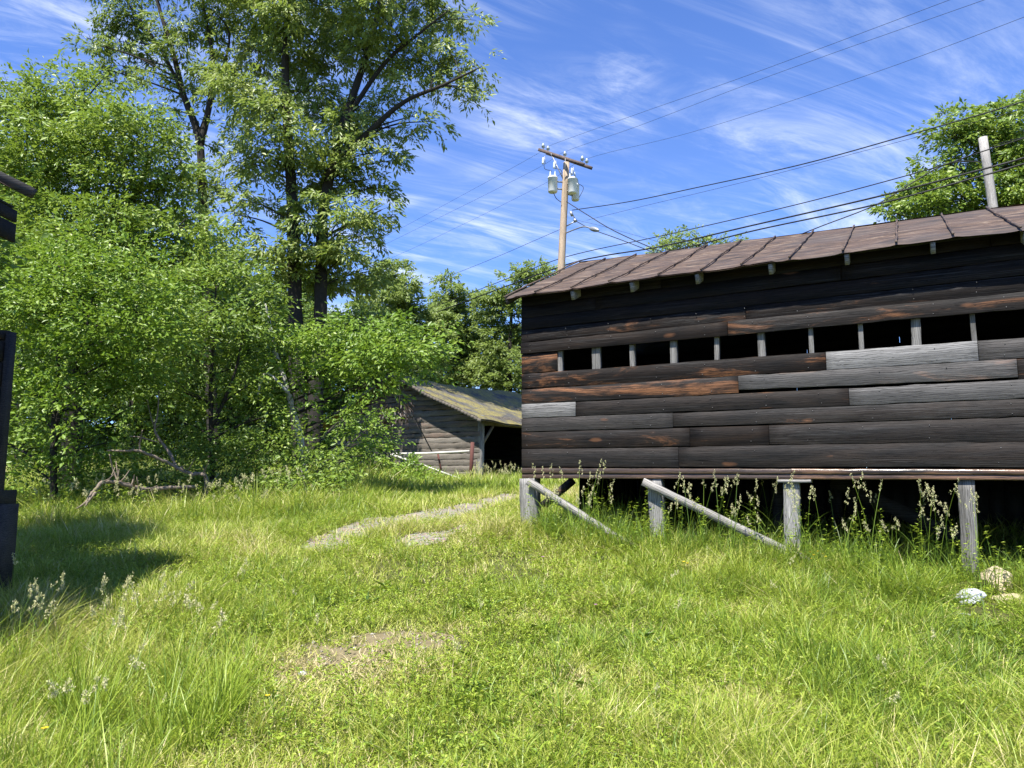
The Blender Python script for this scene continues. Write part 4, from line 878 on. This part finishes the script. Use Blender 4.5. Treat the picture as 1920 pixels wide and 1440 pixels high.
tree('dim tree in the shade at the far left behind the dark shed', 'tree', 40, 31, [(40, 900), (40, 600), (40, 400)], .22, bk(20, 130, 300, 880, 30, 48, 35), 'far', .20, 2.6, 'leaf_mid', hue0=.35, grp='shaded trees deep in the wood')
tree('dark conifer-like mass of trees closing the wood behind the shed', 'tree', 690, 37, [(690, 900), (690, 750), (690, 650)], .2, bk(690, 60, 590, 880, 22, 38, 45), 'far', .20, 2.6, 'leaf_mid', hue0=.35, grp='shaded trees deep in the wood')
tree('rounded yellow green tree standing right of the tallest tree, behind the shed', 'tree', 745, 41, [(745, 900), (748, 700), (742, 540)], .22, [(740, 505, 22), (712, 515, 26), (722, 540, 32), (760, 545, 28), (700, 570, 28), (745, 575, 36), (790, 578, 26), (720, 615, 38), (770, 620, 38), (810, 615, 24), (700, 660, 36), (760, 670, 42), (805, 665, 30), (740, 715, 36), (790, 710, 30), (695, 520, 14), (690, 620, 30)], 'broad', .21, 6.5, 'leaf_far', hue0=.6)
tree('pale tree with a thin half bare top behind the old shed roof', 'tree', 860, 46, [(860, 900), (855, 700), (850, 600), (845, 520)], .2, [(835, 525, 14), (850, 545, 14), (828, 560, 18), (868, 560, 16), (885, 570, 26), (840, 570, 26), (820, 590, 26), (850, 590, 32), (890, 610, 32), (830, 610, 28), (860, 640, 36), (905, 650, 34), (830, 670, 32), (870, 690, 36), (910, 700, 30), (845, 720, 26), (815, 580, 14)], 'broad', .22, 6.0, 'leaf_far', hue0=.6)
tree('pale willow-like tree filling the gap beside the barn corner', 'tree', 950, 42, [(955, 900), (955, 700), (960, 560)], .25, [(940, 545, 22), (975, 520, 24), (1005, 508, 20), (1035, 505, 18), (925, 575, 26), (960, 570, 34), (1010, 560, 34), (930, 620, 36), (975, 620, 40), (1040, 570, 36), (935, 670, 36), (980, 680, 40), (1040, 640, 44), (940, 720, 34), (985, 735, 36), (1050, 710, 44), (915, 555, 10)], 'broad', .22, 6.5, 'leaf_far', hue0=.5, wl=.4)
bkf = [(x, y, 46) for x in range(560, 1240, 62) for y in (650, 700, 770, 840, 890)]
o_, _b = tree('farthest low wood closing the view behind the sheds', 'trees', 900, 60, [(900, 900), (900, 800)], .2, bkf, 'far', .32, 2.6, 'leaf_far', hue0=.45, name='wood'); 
bkf = [(x+random.uniform(-20, 20), y+random.uniform(-10, 10), 60) for x in range(-420, 620, 80) for y in (520, 580, 650, 715, 780, 840, 890)]
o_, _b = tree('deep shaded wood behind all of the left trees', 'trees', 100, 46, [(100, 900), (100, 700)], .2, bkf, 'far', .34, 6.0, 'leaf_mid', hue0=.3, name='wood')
mapI = [(1880, 205, 26), (1905, 195, 26), (1940, 200, 40), (1778, 228, 28), (1815, 225, 26), (1842, 240, 24), (1870, 250, 32), (1915, 250, 40), (1762, 245, 18), (1795, 262, 30), (1835, 275, 32), (1880, 290, 40), (1930, 300, 44), (1765, 300, 20), (1755, 318, 10), (1800, 320, 30), (1850, 330, 38), (1900, 350, 44), (1960, 250, 60), (1740, 345, 24), (1775, 350, 34), (1720, 352, 24), (1700, 370, 24), (1680, 390, 20), (1660, 395, 14), (1740, 380, 34), (1800, 385, 42), (1860, 390, 44), (1930, 390, 50), (1700, 405, 24), (1990, 330, 70), (1760, 420, 40), (1840, 440, 50), (1920, 450, 60), (2040, 300, 70), (2050, 420, 80), (1810, 470, 50), (1900, 500, 60), (2000, 500, 70), (1830, 560, 50)]
tree('large round maple rising behind the barn roof at the right', 'tree', 1900, 27, [(1900, 880), (1895, 600), (1890, 420), (1880, 260)], .3, mapI, 'broad', .19, 5.0, 'leaf_mid', hue0=.55, name='maple_tree')
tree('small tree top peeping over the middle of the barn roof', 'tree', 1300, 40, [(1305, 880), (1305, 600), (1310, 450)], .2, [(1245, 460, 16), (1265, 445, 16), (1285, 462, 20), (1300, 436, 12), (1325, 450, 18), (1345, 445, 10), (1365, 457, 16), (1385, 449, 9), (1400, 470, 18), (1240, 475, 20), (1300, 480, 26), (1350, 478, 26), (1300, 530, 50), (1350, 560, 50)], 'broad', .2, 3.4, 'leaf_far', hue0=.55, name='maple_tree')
# dead twig spray hanging on the shed wall
p0 = P(750, 735, 23.8); pd, dd, nn, hh = sprays((0, 0, 0), .28, 26, 'shrub')
pd[:, 2] = pd[:, 2]*1.9; dd[:, 2] -= 1.4; dv = empty('dead_vine', tuple(P(748, 762, 24.4))); tag(dv, 'withered brown vine hanging down the shed gable', 'vine')
leaf_mesh('foliage', pd, dd, nn, np.full(len(pd), .16), np.full(len(pd), .05), hh+.5, M['leaf_dead'], dv)
s_ = MB(); s_.tube([(0, 0, 1.0), (.02, 0, .3), (-.04, 0, -.5)], .015, 5); s_.build('stem', M['bark'], dv)
# ------------------------------------------------------------------ grass
def blades(name, x, y, L, W_, lean, curl, hue, mat, segs=3, az=None, z=None, label=None, cat='grass', prof=.8):
    n = len(x); z = gh(x, y)-.01 if z is None else z; az = RNG.random(n)*2*np.pi if az is None else az
    ca_, sa_ = np.cos(az), np.sin(az); t = np.linspace(0, 1, segs+1)[None, :]
    hz = L[:, None]*(lean[:, None]*t+curl[:, None]*t**2); vt = L[:, None]*(t*np.sqrt(np.maximum(.1, 1-lean[:, None]**2*.6))-.42*(curl[:, None]**1.2)*t**2.2)
    cx_ = x[:, None]+ca_[:, None]*hz; cy_ = y[:, None]+sa_[:, None]*hz; cz_ = z[:, None]+vt
    tw = az+np.pi/2+RNG.normal(0, .7, n); sx, sy = np.cos(tw), np.sin(tw)
    w = W_[:, None]*.5*np.minimum(1, (1-t)**prof*1.05+.02)
    A = np.stack([cx_-sx[:, None]*w, cy_-sy[:, None]*w, cz_], -1); Bv = np.stack([cx_+sx[:, None]*w, cy_+sy[:, None]*w, cz_], -1)
    V = np.empty((n, 2*segs+1, 3), np.float32)
    V[:, 0:2*segs:2] = A[:, :segs]; V[:, 1:2*segs:2] = Bv[:, :segs]; V[:, 2*segs] = np.stack([cx_[:, segs], cy_[:, segs], cz_[:, segs]], -1)
    b_ = (np.arange(n)*(2*segs+1))[:, None]; Q = []
    for s in range(segs-1): Q.append(b_+np.array([[2*s, 2*s+1, 2*s+3, 2*s+2]]))
    Q = np.stack(Q, 1).reshape(-1, 4); T = b_+np.array([[2*segs-2, 2*segs-1, 2*segs]])
    hq = np.repeat(hue, segs-1); return V.reshape(-1, 3), Q, T, np.concatenate([hq, hue])
class GB:
    def __init__(s): s.V = []; s.Q = []; s.T = []; s.hq = []; s.ht = []; s.n = 0
    def add(s, r):
        V, Q, T, h = r; s.V.append(V); s.Q.append(Q+s.n); s.T.append(T+s.n); s.hq.append(h[:len(Q)]); s.ht.append(h[len(Q):]); s.n += len(V)
    def build(s, name, mat, parent=None):
        return mesh_np(name, np.concatenate(s.V), np.concatenate(s.Q) if s.Q else None, np.concatenate(s.T), mat, parent, {'hue': ('FACE', np.concatenate(s.hq+s.ht))})
def vnoise(x, y, sc, seed=0):      # smooth 2-D value noise in 0..1
    r = np.random.default_rng(seed); tb = r.random((64, 64)); fx, fy = x/sc+1000, y/sc+1000
    ix, iy = np.floor(fx).astype(int), np.floor(fy).astype(int); u, v = fx-ix, fy-iy; u = u*u*(3-2*u); v = v*v*(3-2*v)
    g_ = lambda a, b_: tb[a % 64, b_ % 64]
    return (g_(ix, iy)*(1-u)+g_(ix+1, iy)*u)*(1-v)+(g_(ix, iy+1)*(1-u)+g_(ix+1, iy+1)*u)*v
def barn_uv(x, y): dx, dy = x-O0.x, y-O0.y; return dx*UX.x+dy*UX.y, dx*UY.x+dy*UY.y
def bare(x, y):                    # 1 where the ground is bare
    o = np.zeros(x.shape, bool)
    for w in PAT2: o |= inpoly(x, y, w)
    return o
def scatter(y0, y1, dens, halfw=.80, xm=None):
    A_ = []; yy = y0
    while yy < y1:
        h = min(.5, y1-yy); w = (yy+h)*halfw+.8; n = int(dens(yy+h/2)*2*w*h); A_.append(np.stack([RNG.uniform(-w, w, n), RNG.uniform(yy, yy+h, n)], 1)); yy += h
    return np.concatenate(A_)
def region(x, y):
    """height factor, keep probability, hue"""
    u, v = barn_uv(x, y)
    n1 = vnoise(x, y, 1.3, 1); n2 = vnoise(x, y, .45, 2); n3 = vnoise(x, y, 3.1, 3)
    h = .095+.10*n1+.075*n2
    track = np.exp(-((x+.9-.10*(y-5))/1.6)**2)*(y < 16)           # the trodden way up the middle
    h = h*(1-.45*track)
    left = np.clip((-x-2.2-.15*(y-4))/1.2, 0, 1)*(y < 12); h = h+left*(.22*n2+.08)*np.clip((6.2-y)/.8, .12, 1)
    bn = np.exp(-((v+.55)/.6)**2)*(u > -.3); h = h+bn*(.02+.14*n2)
    rt = np.clip((x-.8)/2, 0, 1)*np.clip((-v)/1.0, 0, 1); h = h+rt*(.00+.05*n1)
    edge = np.clip((y-11.2-.1*np.abs(x+5))/1.5, 0, 1)*np.clip((-x-2.4)/1.5, 0, 1); h = h+edge*.22*n2+edge*.08
    farr = np.clip((y-17)/3, 0, 1); h = h+farr*.10
    keep = np.where(bare(x, y), np.where(y > 8, .03+.22*(vnoise(x, y, .22, 31) > .62), .16+.6*(vnoise(x, y, .18, 31) > .5)), 1.0)*np.where((v > .25) & (v < DEP) & (u > 0), .12, 1.0)
    keep = keep*np.where((n1 < .30) & (n2 < .5), .6, 1)
    for (sx_, sy_, sr_) in STN: keep = keep*np.where(((x-sx_)**2+(y-sy_)**2) < sr_**2, .12, 1)
    near_ = sum(np.exp(-(((x-c[0])**2+(y-c[1])**2)/r**2)) for c, r in DRY)
    hue = .60+.26*(n3-.5)+.26*(n1-.5)-.10*rt*n2+.16*track*n2
    hue = hue+.26*(vnoise(x, y, .75, 51)-.5); h = h*(.75+.6*vnoise(x, y, .55, 52)); hue = hue+.30*near_; h = h*(1-.45*np.clip(near_, 0, 1))
    return h, keep, hue
STN = [(G(1878, 1125).x, G(1878, 1125).y, .40), (G(1825, 1145).x, G(1825, 1145).y, .30), (G(1850, 1155).x, G(1850, 1155).y, .28)]
DRY = [((G(*p).x, G(*p).y), r) for p, r in (((1105, 1122), .22), ((1310, 1080), .25), ((1410, 1165), .25), ((690, 1230), .5), ((560, 1265), .4), ((820, 1200), .35), ((400, 1225), .3), ((1090, 1290), .35), ((1400, 1330), .35), ((980, 1160), .4))]
gr = GB()
def carpet(y0, y1, dens, wid, segs, hs=1.0):
    p = scatter(y0, y1, dens); x, y = p[:, 0], p[:, 1]; h, k, hu = region(x, y); q = RNG.random(len(x)) < k; x, y, h, hu = x[q], y[q], h[q], hu[q]; n = len(x)
    cell = vnoise(x, y, .16, 9); az = 2*np.pi*vnoise(x, y, .25, 4)*2+RNG.normal(0, 1.6, n)
    L = h*hs*(.45+1.0*RNG.random(n)**1.3)*(.7+.6*cell); lean = np.clip(.30+RNG.normal(0, .30, n)+.35*vnoise(x, y, .5, 6), -.3, .97); curl = np.clip(RNG.gamma(2.0, .24, n), .03, 1.2)
    hue = np.clip(hu+RNG.normal(0, .16, n)+.22*(cell-.5), 0, 1); st = RNG.random(n) < .085*(.4+1.2*vnoise(x, y, .8, 41)); hue[st] = RNG.uniform(.85, 1, st.sum()); lean[st] = .8
    gr.add(blades('', x, y, L, wid(y)*(.6+.8*RNG.random(n)), lean, curl, hue, None, segs, az)); return n
nb = carpet(1.9, 5.0, lambda y: 6500, lambda y: .0078+0*y, 3)+carpet(5.0, 8.0, lambda y: 4600, lambda y: .0088+0*y, 3)+carpet(8, 12, lambda y: 2600, lambda y: .011+0*y, 2, 1.0)+carpet(12, 18, lambda y: 1050, lambda y: .016+0*y, 2, 1.05)+carpet(18, 30, lambda y: 420, lambda y: .026+0*y, 2, 1.2)
tag(gr.build('grass', M['grass']), 'short trodden yellow green grass covering the clearing', 'grass', kind='stuff')
# tufts: long blades from common feet
tf = GB()
def tufts(cs, nbl, L, spread, wid, hue, curl=.45):
    n = len(cs)*nbl; k = np.repeat(np.arange(len(cs)), nbl); c = np.array(cs)
    x = c[k, 0]+RNG.normal(0, spread, n); y = c[k, 1]+RNG.normal(0, spread, n); az = np.arctan2(y-c[k, 1], x-c[k, 0])+RNG.normal(0, .5, n)
    LL_ = np.broadcast_to(L, (len(cs),))[k]*(.5+.6*RNG.random(n)); ln_ = np.abs(RNG.normal(.16, .14, n)); cu = np.clip(RNG.gamma(2.2, curl/2.2, n), .03, 1.2)
    hu = np.clip(np.broadcast_to(hue, (len(cs),))[k]+RNG.normal(0, .08, n), 0, 1); tf.add(blades('', x, y, LL_, wid*(.7+.6*RNG.random(n)), ln_, cu, hu, None, 4, az))
def many(n, fn, keep=lambda x, y: np.ones(x.shape, bool)):
    o = np.array([fn() for _ in range(n)]); return o[keep(o[:, 0], o[:, 1])]
ru = random.uniform
c_ = many(430, lambda: (ru(-1, 1)*.75*(lambda y: y)(yy_ := ru(2.3, 9)), yy_)); c_ = c_[~bare(c_[:, 0], c_[:, 1])]; uu, vv = barn_uv(c_[:, 0], c_[:, 1]); c_ = c_[vv < .1]
tufts(c_, 26, RNG.uniform(.15, .36, len(c_)), .035, .0075, RNG.uniform(.22, .6, len(c_)))
c_ = many(230, lambda: (ru(-4.2, -1.6), ru(2.4, 5.5))); tufts(c_, 30, RNG.uniform(.30, .60, len(c_)), .04, .008, RNG.uniform(.35, .65, len(c_)), .35)
c_ = np.array([tuple((O0+UX*ru(.3, 9)+UY*ru(-.55, .3)).xy) for _ in range(290)]); tufts(c_, 26, RNG.uniform(.26, .62, len(c_)), .04, .009, RNG.uniform(.1, .5, len(c_)), .45)
c_ = many(320, lambda: (ru(-11, -2.6), ru(11.6, 14.5))); tufts(c_, 16, RNG.uniform(.25, .55, len(c_)), .06, .013, RNG.uniform(.2, .55, len(c_)), .3)
c_ = many(160, lambda: (ru(-6, .5), ru(17, 24))); tufts(c_, 14, RNG.uniform(.3, .5, len(c_)), .07, .02, RNG.uniform(.3, .6, len(c_)), .3)
tag(tf.build('long_grass', M['grass']), 'longer arching tufts of grass standing among the short grass', 'grass', kind='stuff')
# clover and broad weed leaves
def rosette(cs, nl, L, W_, hue, lift):
    n = len(cs)*nl; k = np.repeat(np.arange(len(cs)), nl); c = np.array(cs); az = RNG.random(n)*2*np.pi
    pos = np.stack([c[k, 0]+np.cos(az)*.01, c[k, 1]+np.sin(az)*.01, c[k, 2]+RNG.random(n)*lift*.5], 1); el = RNG.uniform(.1, .9, n)
    d = np.stack([np.cos(az)*np.cos(el), np.sin(az)*np.cos(el), np.sin(el)], 1); nn_ = np.stack([-np.cos(az)*np.sin(el), -np.sin(az)*np.sin(el), np.cos(el)], 1)+RNG.normal(0, .25, (n, 3))
    return pos, d, nn_, np.full(n, 1.)*L*(.6+.7*RNG.random(n)), W_*(.7+.6*RNG.random(n)), np.clip(hue+RNG.normal(0, .12, n), 0, 1)
pp = scatter(2.0, 12, lambda y: 330 if y < 5 else 260); x, y = pp[:, 0], pp[:, 1]; uu, vv = barn_uv(x, y); q = (RNG.random(len(x)) < .25+.9*(vnoise(x, y, .7, 21) > .5)) & (vv < .1) & (~bare(x, y) | (RNG.random(len(x)) < .25)); x, y = x[q], y[q]
cl1 = rosette(np.stack([x, y, gh(x, y)+RNG.random(len(x))*.13+.02], 1), 4, .030*RNG.uniform(.6, 1.6, len(x)*4), .014, .5, .06)
G2 = [G(*p) for p in ((880, 1270), (900, 1250), (960, 1290), (830, 1330), (850, 1345), (960, 1370), (1000, 1400), (1660, 1310), (560, 1330), (1750, 1400), (740, 1420), (1300, 1260), (680, 1370), (1100, 1420), (930, 1425), (1540, 1300), (1230, 1150), (720, 1110))]
for _ in range(70):
    y_ = ru(2.6, 8.5); x_ = ru(-.7, .75)*y_
    if barn_uv(np.array([x_]), np.array([y_]))[1][0] < 0: G2.append(Vector((x_, y_, g1(x_, y_))))
c2 = [(g_.x+ru(-.1, .1), g_.y+ru(-.1, .1), g_.z) for g_ in G2 for _ in range(4)]
cl2 = rosette(c2, 9, .15*RNG.uniform(.5, 1.15, len(c2)*9), .028, .28, .06)
al = [np.concatenate([a, b_]) for a, b_ in zip(cl1, cl2)]
o = leaf_mesh('clover', al[0], al[1], al[2], al[3], al[4], al[5], M['grass'], None, droop=.25); tag(o, 'low clover and broad weed leaves mixed into the grass', 'weeds', kind='stuff')
# leafy weeds along the foot of the barn and the wood edge
wp, wd_, wn_, wL, wW, wH = [], [], [], [], [], []; ws = GB()
spots = [tuple((O0+UX*ru(.2, 8)+UY*ru(-.75, .25)).xy)+(ru(.35, .8), 1) for _ in range(150)]+[(ru(-8, -2.8), ru(12.2, 14.2), ru(.3, .7), 1.5) for _ in range(90)]+[(ru(-.6, .7)*y_, y_, ru(.14, .3), .8) for y_ in (ru(3, 8) for _ in range(60))]
for (x_, y_, H_, k_) in spots:
    z_ = g1(x_, y_); n_ = int(14+H_*26); t_ = RNG.uniform(.15, 1, n_); az_ = RNG.random(n_)*6.283; lx, ly = ru(-.12, .12), ru(-.12, .12)
    wp.append(np.stack([x_+lx*H_*t_, y_+ly*H_*t_, z_+H_*t_], 1)); el_ = RNG.uniform(-.2, .7, n_)
    wd_.append(np.stack([np.cos(az_)*np.cos(el_), np.sin(az_)*np.cos(el_), np.sin(el_)], 1)); wn_.append(np.array([0, 0, 1.])+RNG.normal(0, .3, (n_, 3)))
    wL.append(RNG.uniform(.03, .075, n_)*k_*(1.25-.6*t_)); wW.append(RNG.uniform(.010, .020, n_)*k_); wH.append(np.clip(RNG.normal(.36+.15*t_, .1, n_), 0, 1))
    ws.add(blades('', np.array([x_]), np.array([y_]), np.array([H_]), np.array([.006*k_]), np.array([math.hypot(lx, ly)]), np.array([.03]), np.array([.25]), None, 4, np.array([math.atan2(ly, lx)]), prof=.3))
wo_ = ws.build('leafy_weeds', M['grass']); tag(wo_, 'leafy green weeds standing along the barn posts and wood edge', 'weeds', kind='stuff')
leaf_mesh('leaves', *[np.concatenate(l_) for l_ in (wp, wd_, wn_, wL, wW, wH)], M['grass'], wo_)
# seed heads on tall stems
sd = GB(); hd = [[], [], [], [], [], []]
def seedstalk(x, y, H, lean=.12, az=None, heads=True, sc=1.0):
    z = g1(x, y); az = ru(0, 6.28) if az is None else az; t = np.linspace(0, 1, 5); dx, dy = math.cos(az), math.sin(az)
    sd.add(blades('', np.array([x]), np.array([y]), np.array([H]), np.array([.005*sc]), np.array([lean]), np.array([.12]), np.array([ru(.15, .45)]), None, 6, np.array([az]), prof=.25))
    if random.random() < .8:
        for _ in range(2):
            f = ru(.1, .45); sd.add(blades('', np.array([x+dx*lean*H*f]), np.array([y+dy*lean*H*f]), np.array([H*.35]), np.array([.008*sc]), np.array([.45]), np.array([.5]), np.array([ru(.2, .5)]), None, 4, np.array([ru(0, 6.28)]), z=np.array([z+H*f])))
    if not heads: return
    hz = lambda t: (x+dx*H*(lean*t+.12*t*t), y+dy*H*(lean*t+.12*t*t), z-.01+H*(t*math.sqrt(1-lean**2*.6)-.42*.12**1.2*t**2.2))
    for g_ in range(random.randint(5, 8)):
        tt = 1.0-.20*g_/7-ru(0, .02); c = np.array(hz(tt)); off = (.006+.032*(g_/7))*sc*ru(.3, 1.3); a2 = ru(0, 6.28); c = c+np.array([math.cos(a2)*off, math.sin(a2)*off, off*.5]); m_ = 14; r_ = .0078*sc*ru(.7, 1.5); pos = c+RNG.normal(0, 1, (m_, 3))*np.array([r_*.55, r_*.55, r_]); d = RNG.normal(0, .5, (m_, 3))+np.array([0, 0, 1.])
        for l_, v_ in zip(hd, (pos, d, RNG.normal(0, 1, (m_, 3)), RNG.uniform(.010, .017, m_)*sc, RNG.uniform(.004, .008, m_)*sc, RNG.uniform(.1, .9, m_))): l_.append(v_)
for _ in range(85):                # below the barn wall
    u = random.choice((ru(.55, 1.3), ru(.5, 6.2), ru(2.2, 3.4), ru(3.5, 4.6), ru(4.7, 5.5))); p = O0+UX*u+UY*ru(-.75, -.15); seedstalk(p.x, p.y, ru(.65, 1.18), ru(.0, .2))
for (px, py, H) in ((1425, 1020, 1.35), (1375, 1015, 1.15), (1235, 990, 1.0), (1195, 985, .95), (1120, 985, .95), (1150, 990, 1.0), (1100, 980, .75), (1445, 1020, 1.1), (1160, 985, .85), (1570, 1050, .95), (1640, 1050, .9), (1745, 1060, 1.05), (1720, 1060, 1.0)):
    p = G(px, py); seedstalk(p.x, p.y, H*.88, ru(0, .1))
for _ in range(60): p = Vector((ru(-7.6, -3.4), ru(11.6, 13.6), 0)); seedstalk(p.x, p.y, ru(.5, .9), ru(0, .2), sc=1.3)
for _ in range(46): q_ = G(ru(895, 972), 915); seedstalk(q_.x+ru(-.2, .2), q_.y+ru(-.6, .6), ru(.45, .8), ru(0, .2), sc=1.15)
FG = [((15, 1215), .62, .12, 2.2), ((55, 1250), .60, .15, .2), ((105, 1240), .50, .30, 3.0), ((95, 1240), .48, .35, 2.6), ((120, 1270), .75, .75, .6), ((130, 1270), .62, .8, .5), ((240, 1260), .52, .6, .7), ((255, 1240), .45, .5, .9), ((270, 1210), .42, .15, .5), ((285, 1180), .42, .05, 0), ((30, 1260), .45, .1, 1), ((185, 1230), .42, .35, 1.2), ((165, 1240), .40, .2, 1.3), ((445, 1140), .40, .05, 1), ((452, 1140), .32, .1, 2), ((340, 1220), .35, .5, .4), ((70, 1290), .5, .2, 1.8), ((5, 1280), .6, .15, 1.2)]
for (p, H, ln_, az) in FG: q_ = G(*p); seedstalk(q_.x, q_.y, H*1.15, ln_, az)
for _ in range(90): p = Vector((ru(-4.4, -2.0), ru(3.4, 6.5), 0)); seedstalk(p.x, p.y, ru(.35, .6), ru(0, .5), heads=random.random() < .6, sc=1.15)
for _ in range(40):
    p = (ru(-2.5, 3.5), ru(3.2, 7.5)); seedstalk(*p, ru(.3, .5), ru(0, .45), heads=random.random() < .3, sc=.8)
sd_o = sd.build('seed_stalks', M['grass']); tag(sd_o, 'tall flowering grass stalks with clustered pale seed heads', 'grass', kind='stuff')
hh = [np.concatenate(l_) for l_ in hd]; leaf_mesh('seed_heads', *hh, M['seed'], sd_o)
# loose gravel on the bare places
gm = MB(); ico = [(0, 0, 1), (.9, 0, .3), (.28, .85, .3), (-.7, .5, .3), (-.7, -.5, .3), (.28, -.85, .3), (0, 0, -.6)]; F_ = [(0, 1, 2), (0, 2, 3), (0, 3, 4), (0, 4, 5), (0, 5, 1), (6, 2, 1), (6, 3, 2), (6, 4, 3), (6, 5, 4), (6, 1, 5)]
VV = []; TT = []; k_ = 0
for w, dn in zip(PAT2, (420, 420, 320)):
    w_ = np.array(w); lo, hi = w_.min(0), w_.max(0); n = int((hi-lo).prod()*dn); x, y = RNG.uniform(lo[0], hi[0], n), RNG.uniform(lo[1], hi[1], n); q = inpoly(x, y, w); x, y = x[q], y[q]; z = gh(x, y)+.006
    r = np.clip(RNG.gamma(2, .0045, len(x)), .003, .035)
    for a, b_, c, rr_ in zip(x, y, z, r):
        VV.append(np.array(ico)*rr_*RNG.uniform(.6, 1.3, (7, 3))*np.array([1, 1, .6])+np.array([a, b_, c])); TT.append(np.array(F_)+k_); k_ += 7
tag(mesh_np('gravel', np.concatenate(VV), tris=np.concatenate(TT), mat=M['gravel']), 'loose gravel scattered over the bare path and soil', 'gravel', kind='stuff')
# flowers
def flower(px, py, H, mat, label, grp, r=.016):
    g_ = G(px, py); root = empty('wildflower', (g_.x, g_.y, g_.z)); tag(root, label, 'flower', grp)
    s_ = MB(); s_.tube(curve_pts([(0, 0, -.02), (.01, .01, H*.5), (.0, .0, H)], 4), .0018, 5); st_ = s_.build('stem', M['grass'], root); st_.data.attributes.new('hue', 'FLOAT', 'FACE')
    V = [(0, 0, H)]; T = []
    for i in range(10):
        a = i/10*6.283; rr_ = r if i % 2 == 0 else r*.72; V.append((math.cos(a)*rr_, math.sin(a)*rr_, H+.006))
    T = [(0, i+1, (i+1) % 10+1) for i in range(10)]; V += [(v[0]*.9, v[1]*.9, v[2]-.003) for v in V]; T += [(c+11, b_+11, a+11) for a, b_, c in T]
    mesh_np('petals', V, tris=T, mat=M[mat], parent=root)
flower(500, 1350, .14, 'yellow', 'yellow buttercup in the short grass near the lower middle left', None, .020); flower(80, 1425, .16, 'yellow', 'yellow buttercup in the long grass at the bottom left corner', None, .022)
flower(62, 1185, .22, 'yellow', 'orange yellow bloom in the shade of the slatted shed', None, .015)
for i, (px, py) in enumerate(((1520, 1062), (1528, 1068), (1545, 1066), (1536, 1060), (1550, 1072), (1524, 1076), (1290, 1085), (1283, 1082))):
    flower(px, py+12, .22, 'yellow', 'small yellow bloom of the cluster in front of the barn posts', 'yellow blooms before the barn', .019)
flower(1018, 1080, .2, 'pink', 'pink clover bloom in the grass left of the dry tuft', None, .022); flower(1117, 1160, .12, 'pink', 'pink clover bloom just below the dry tuft', None, .018)
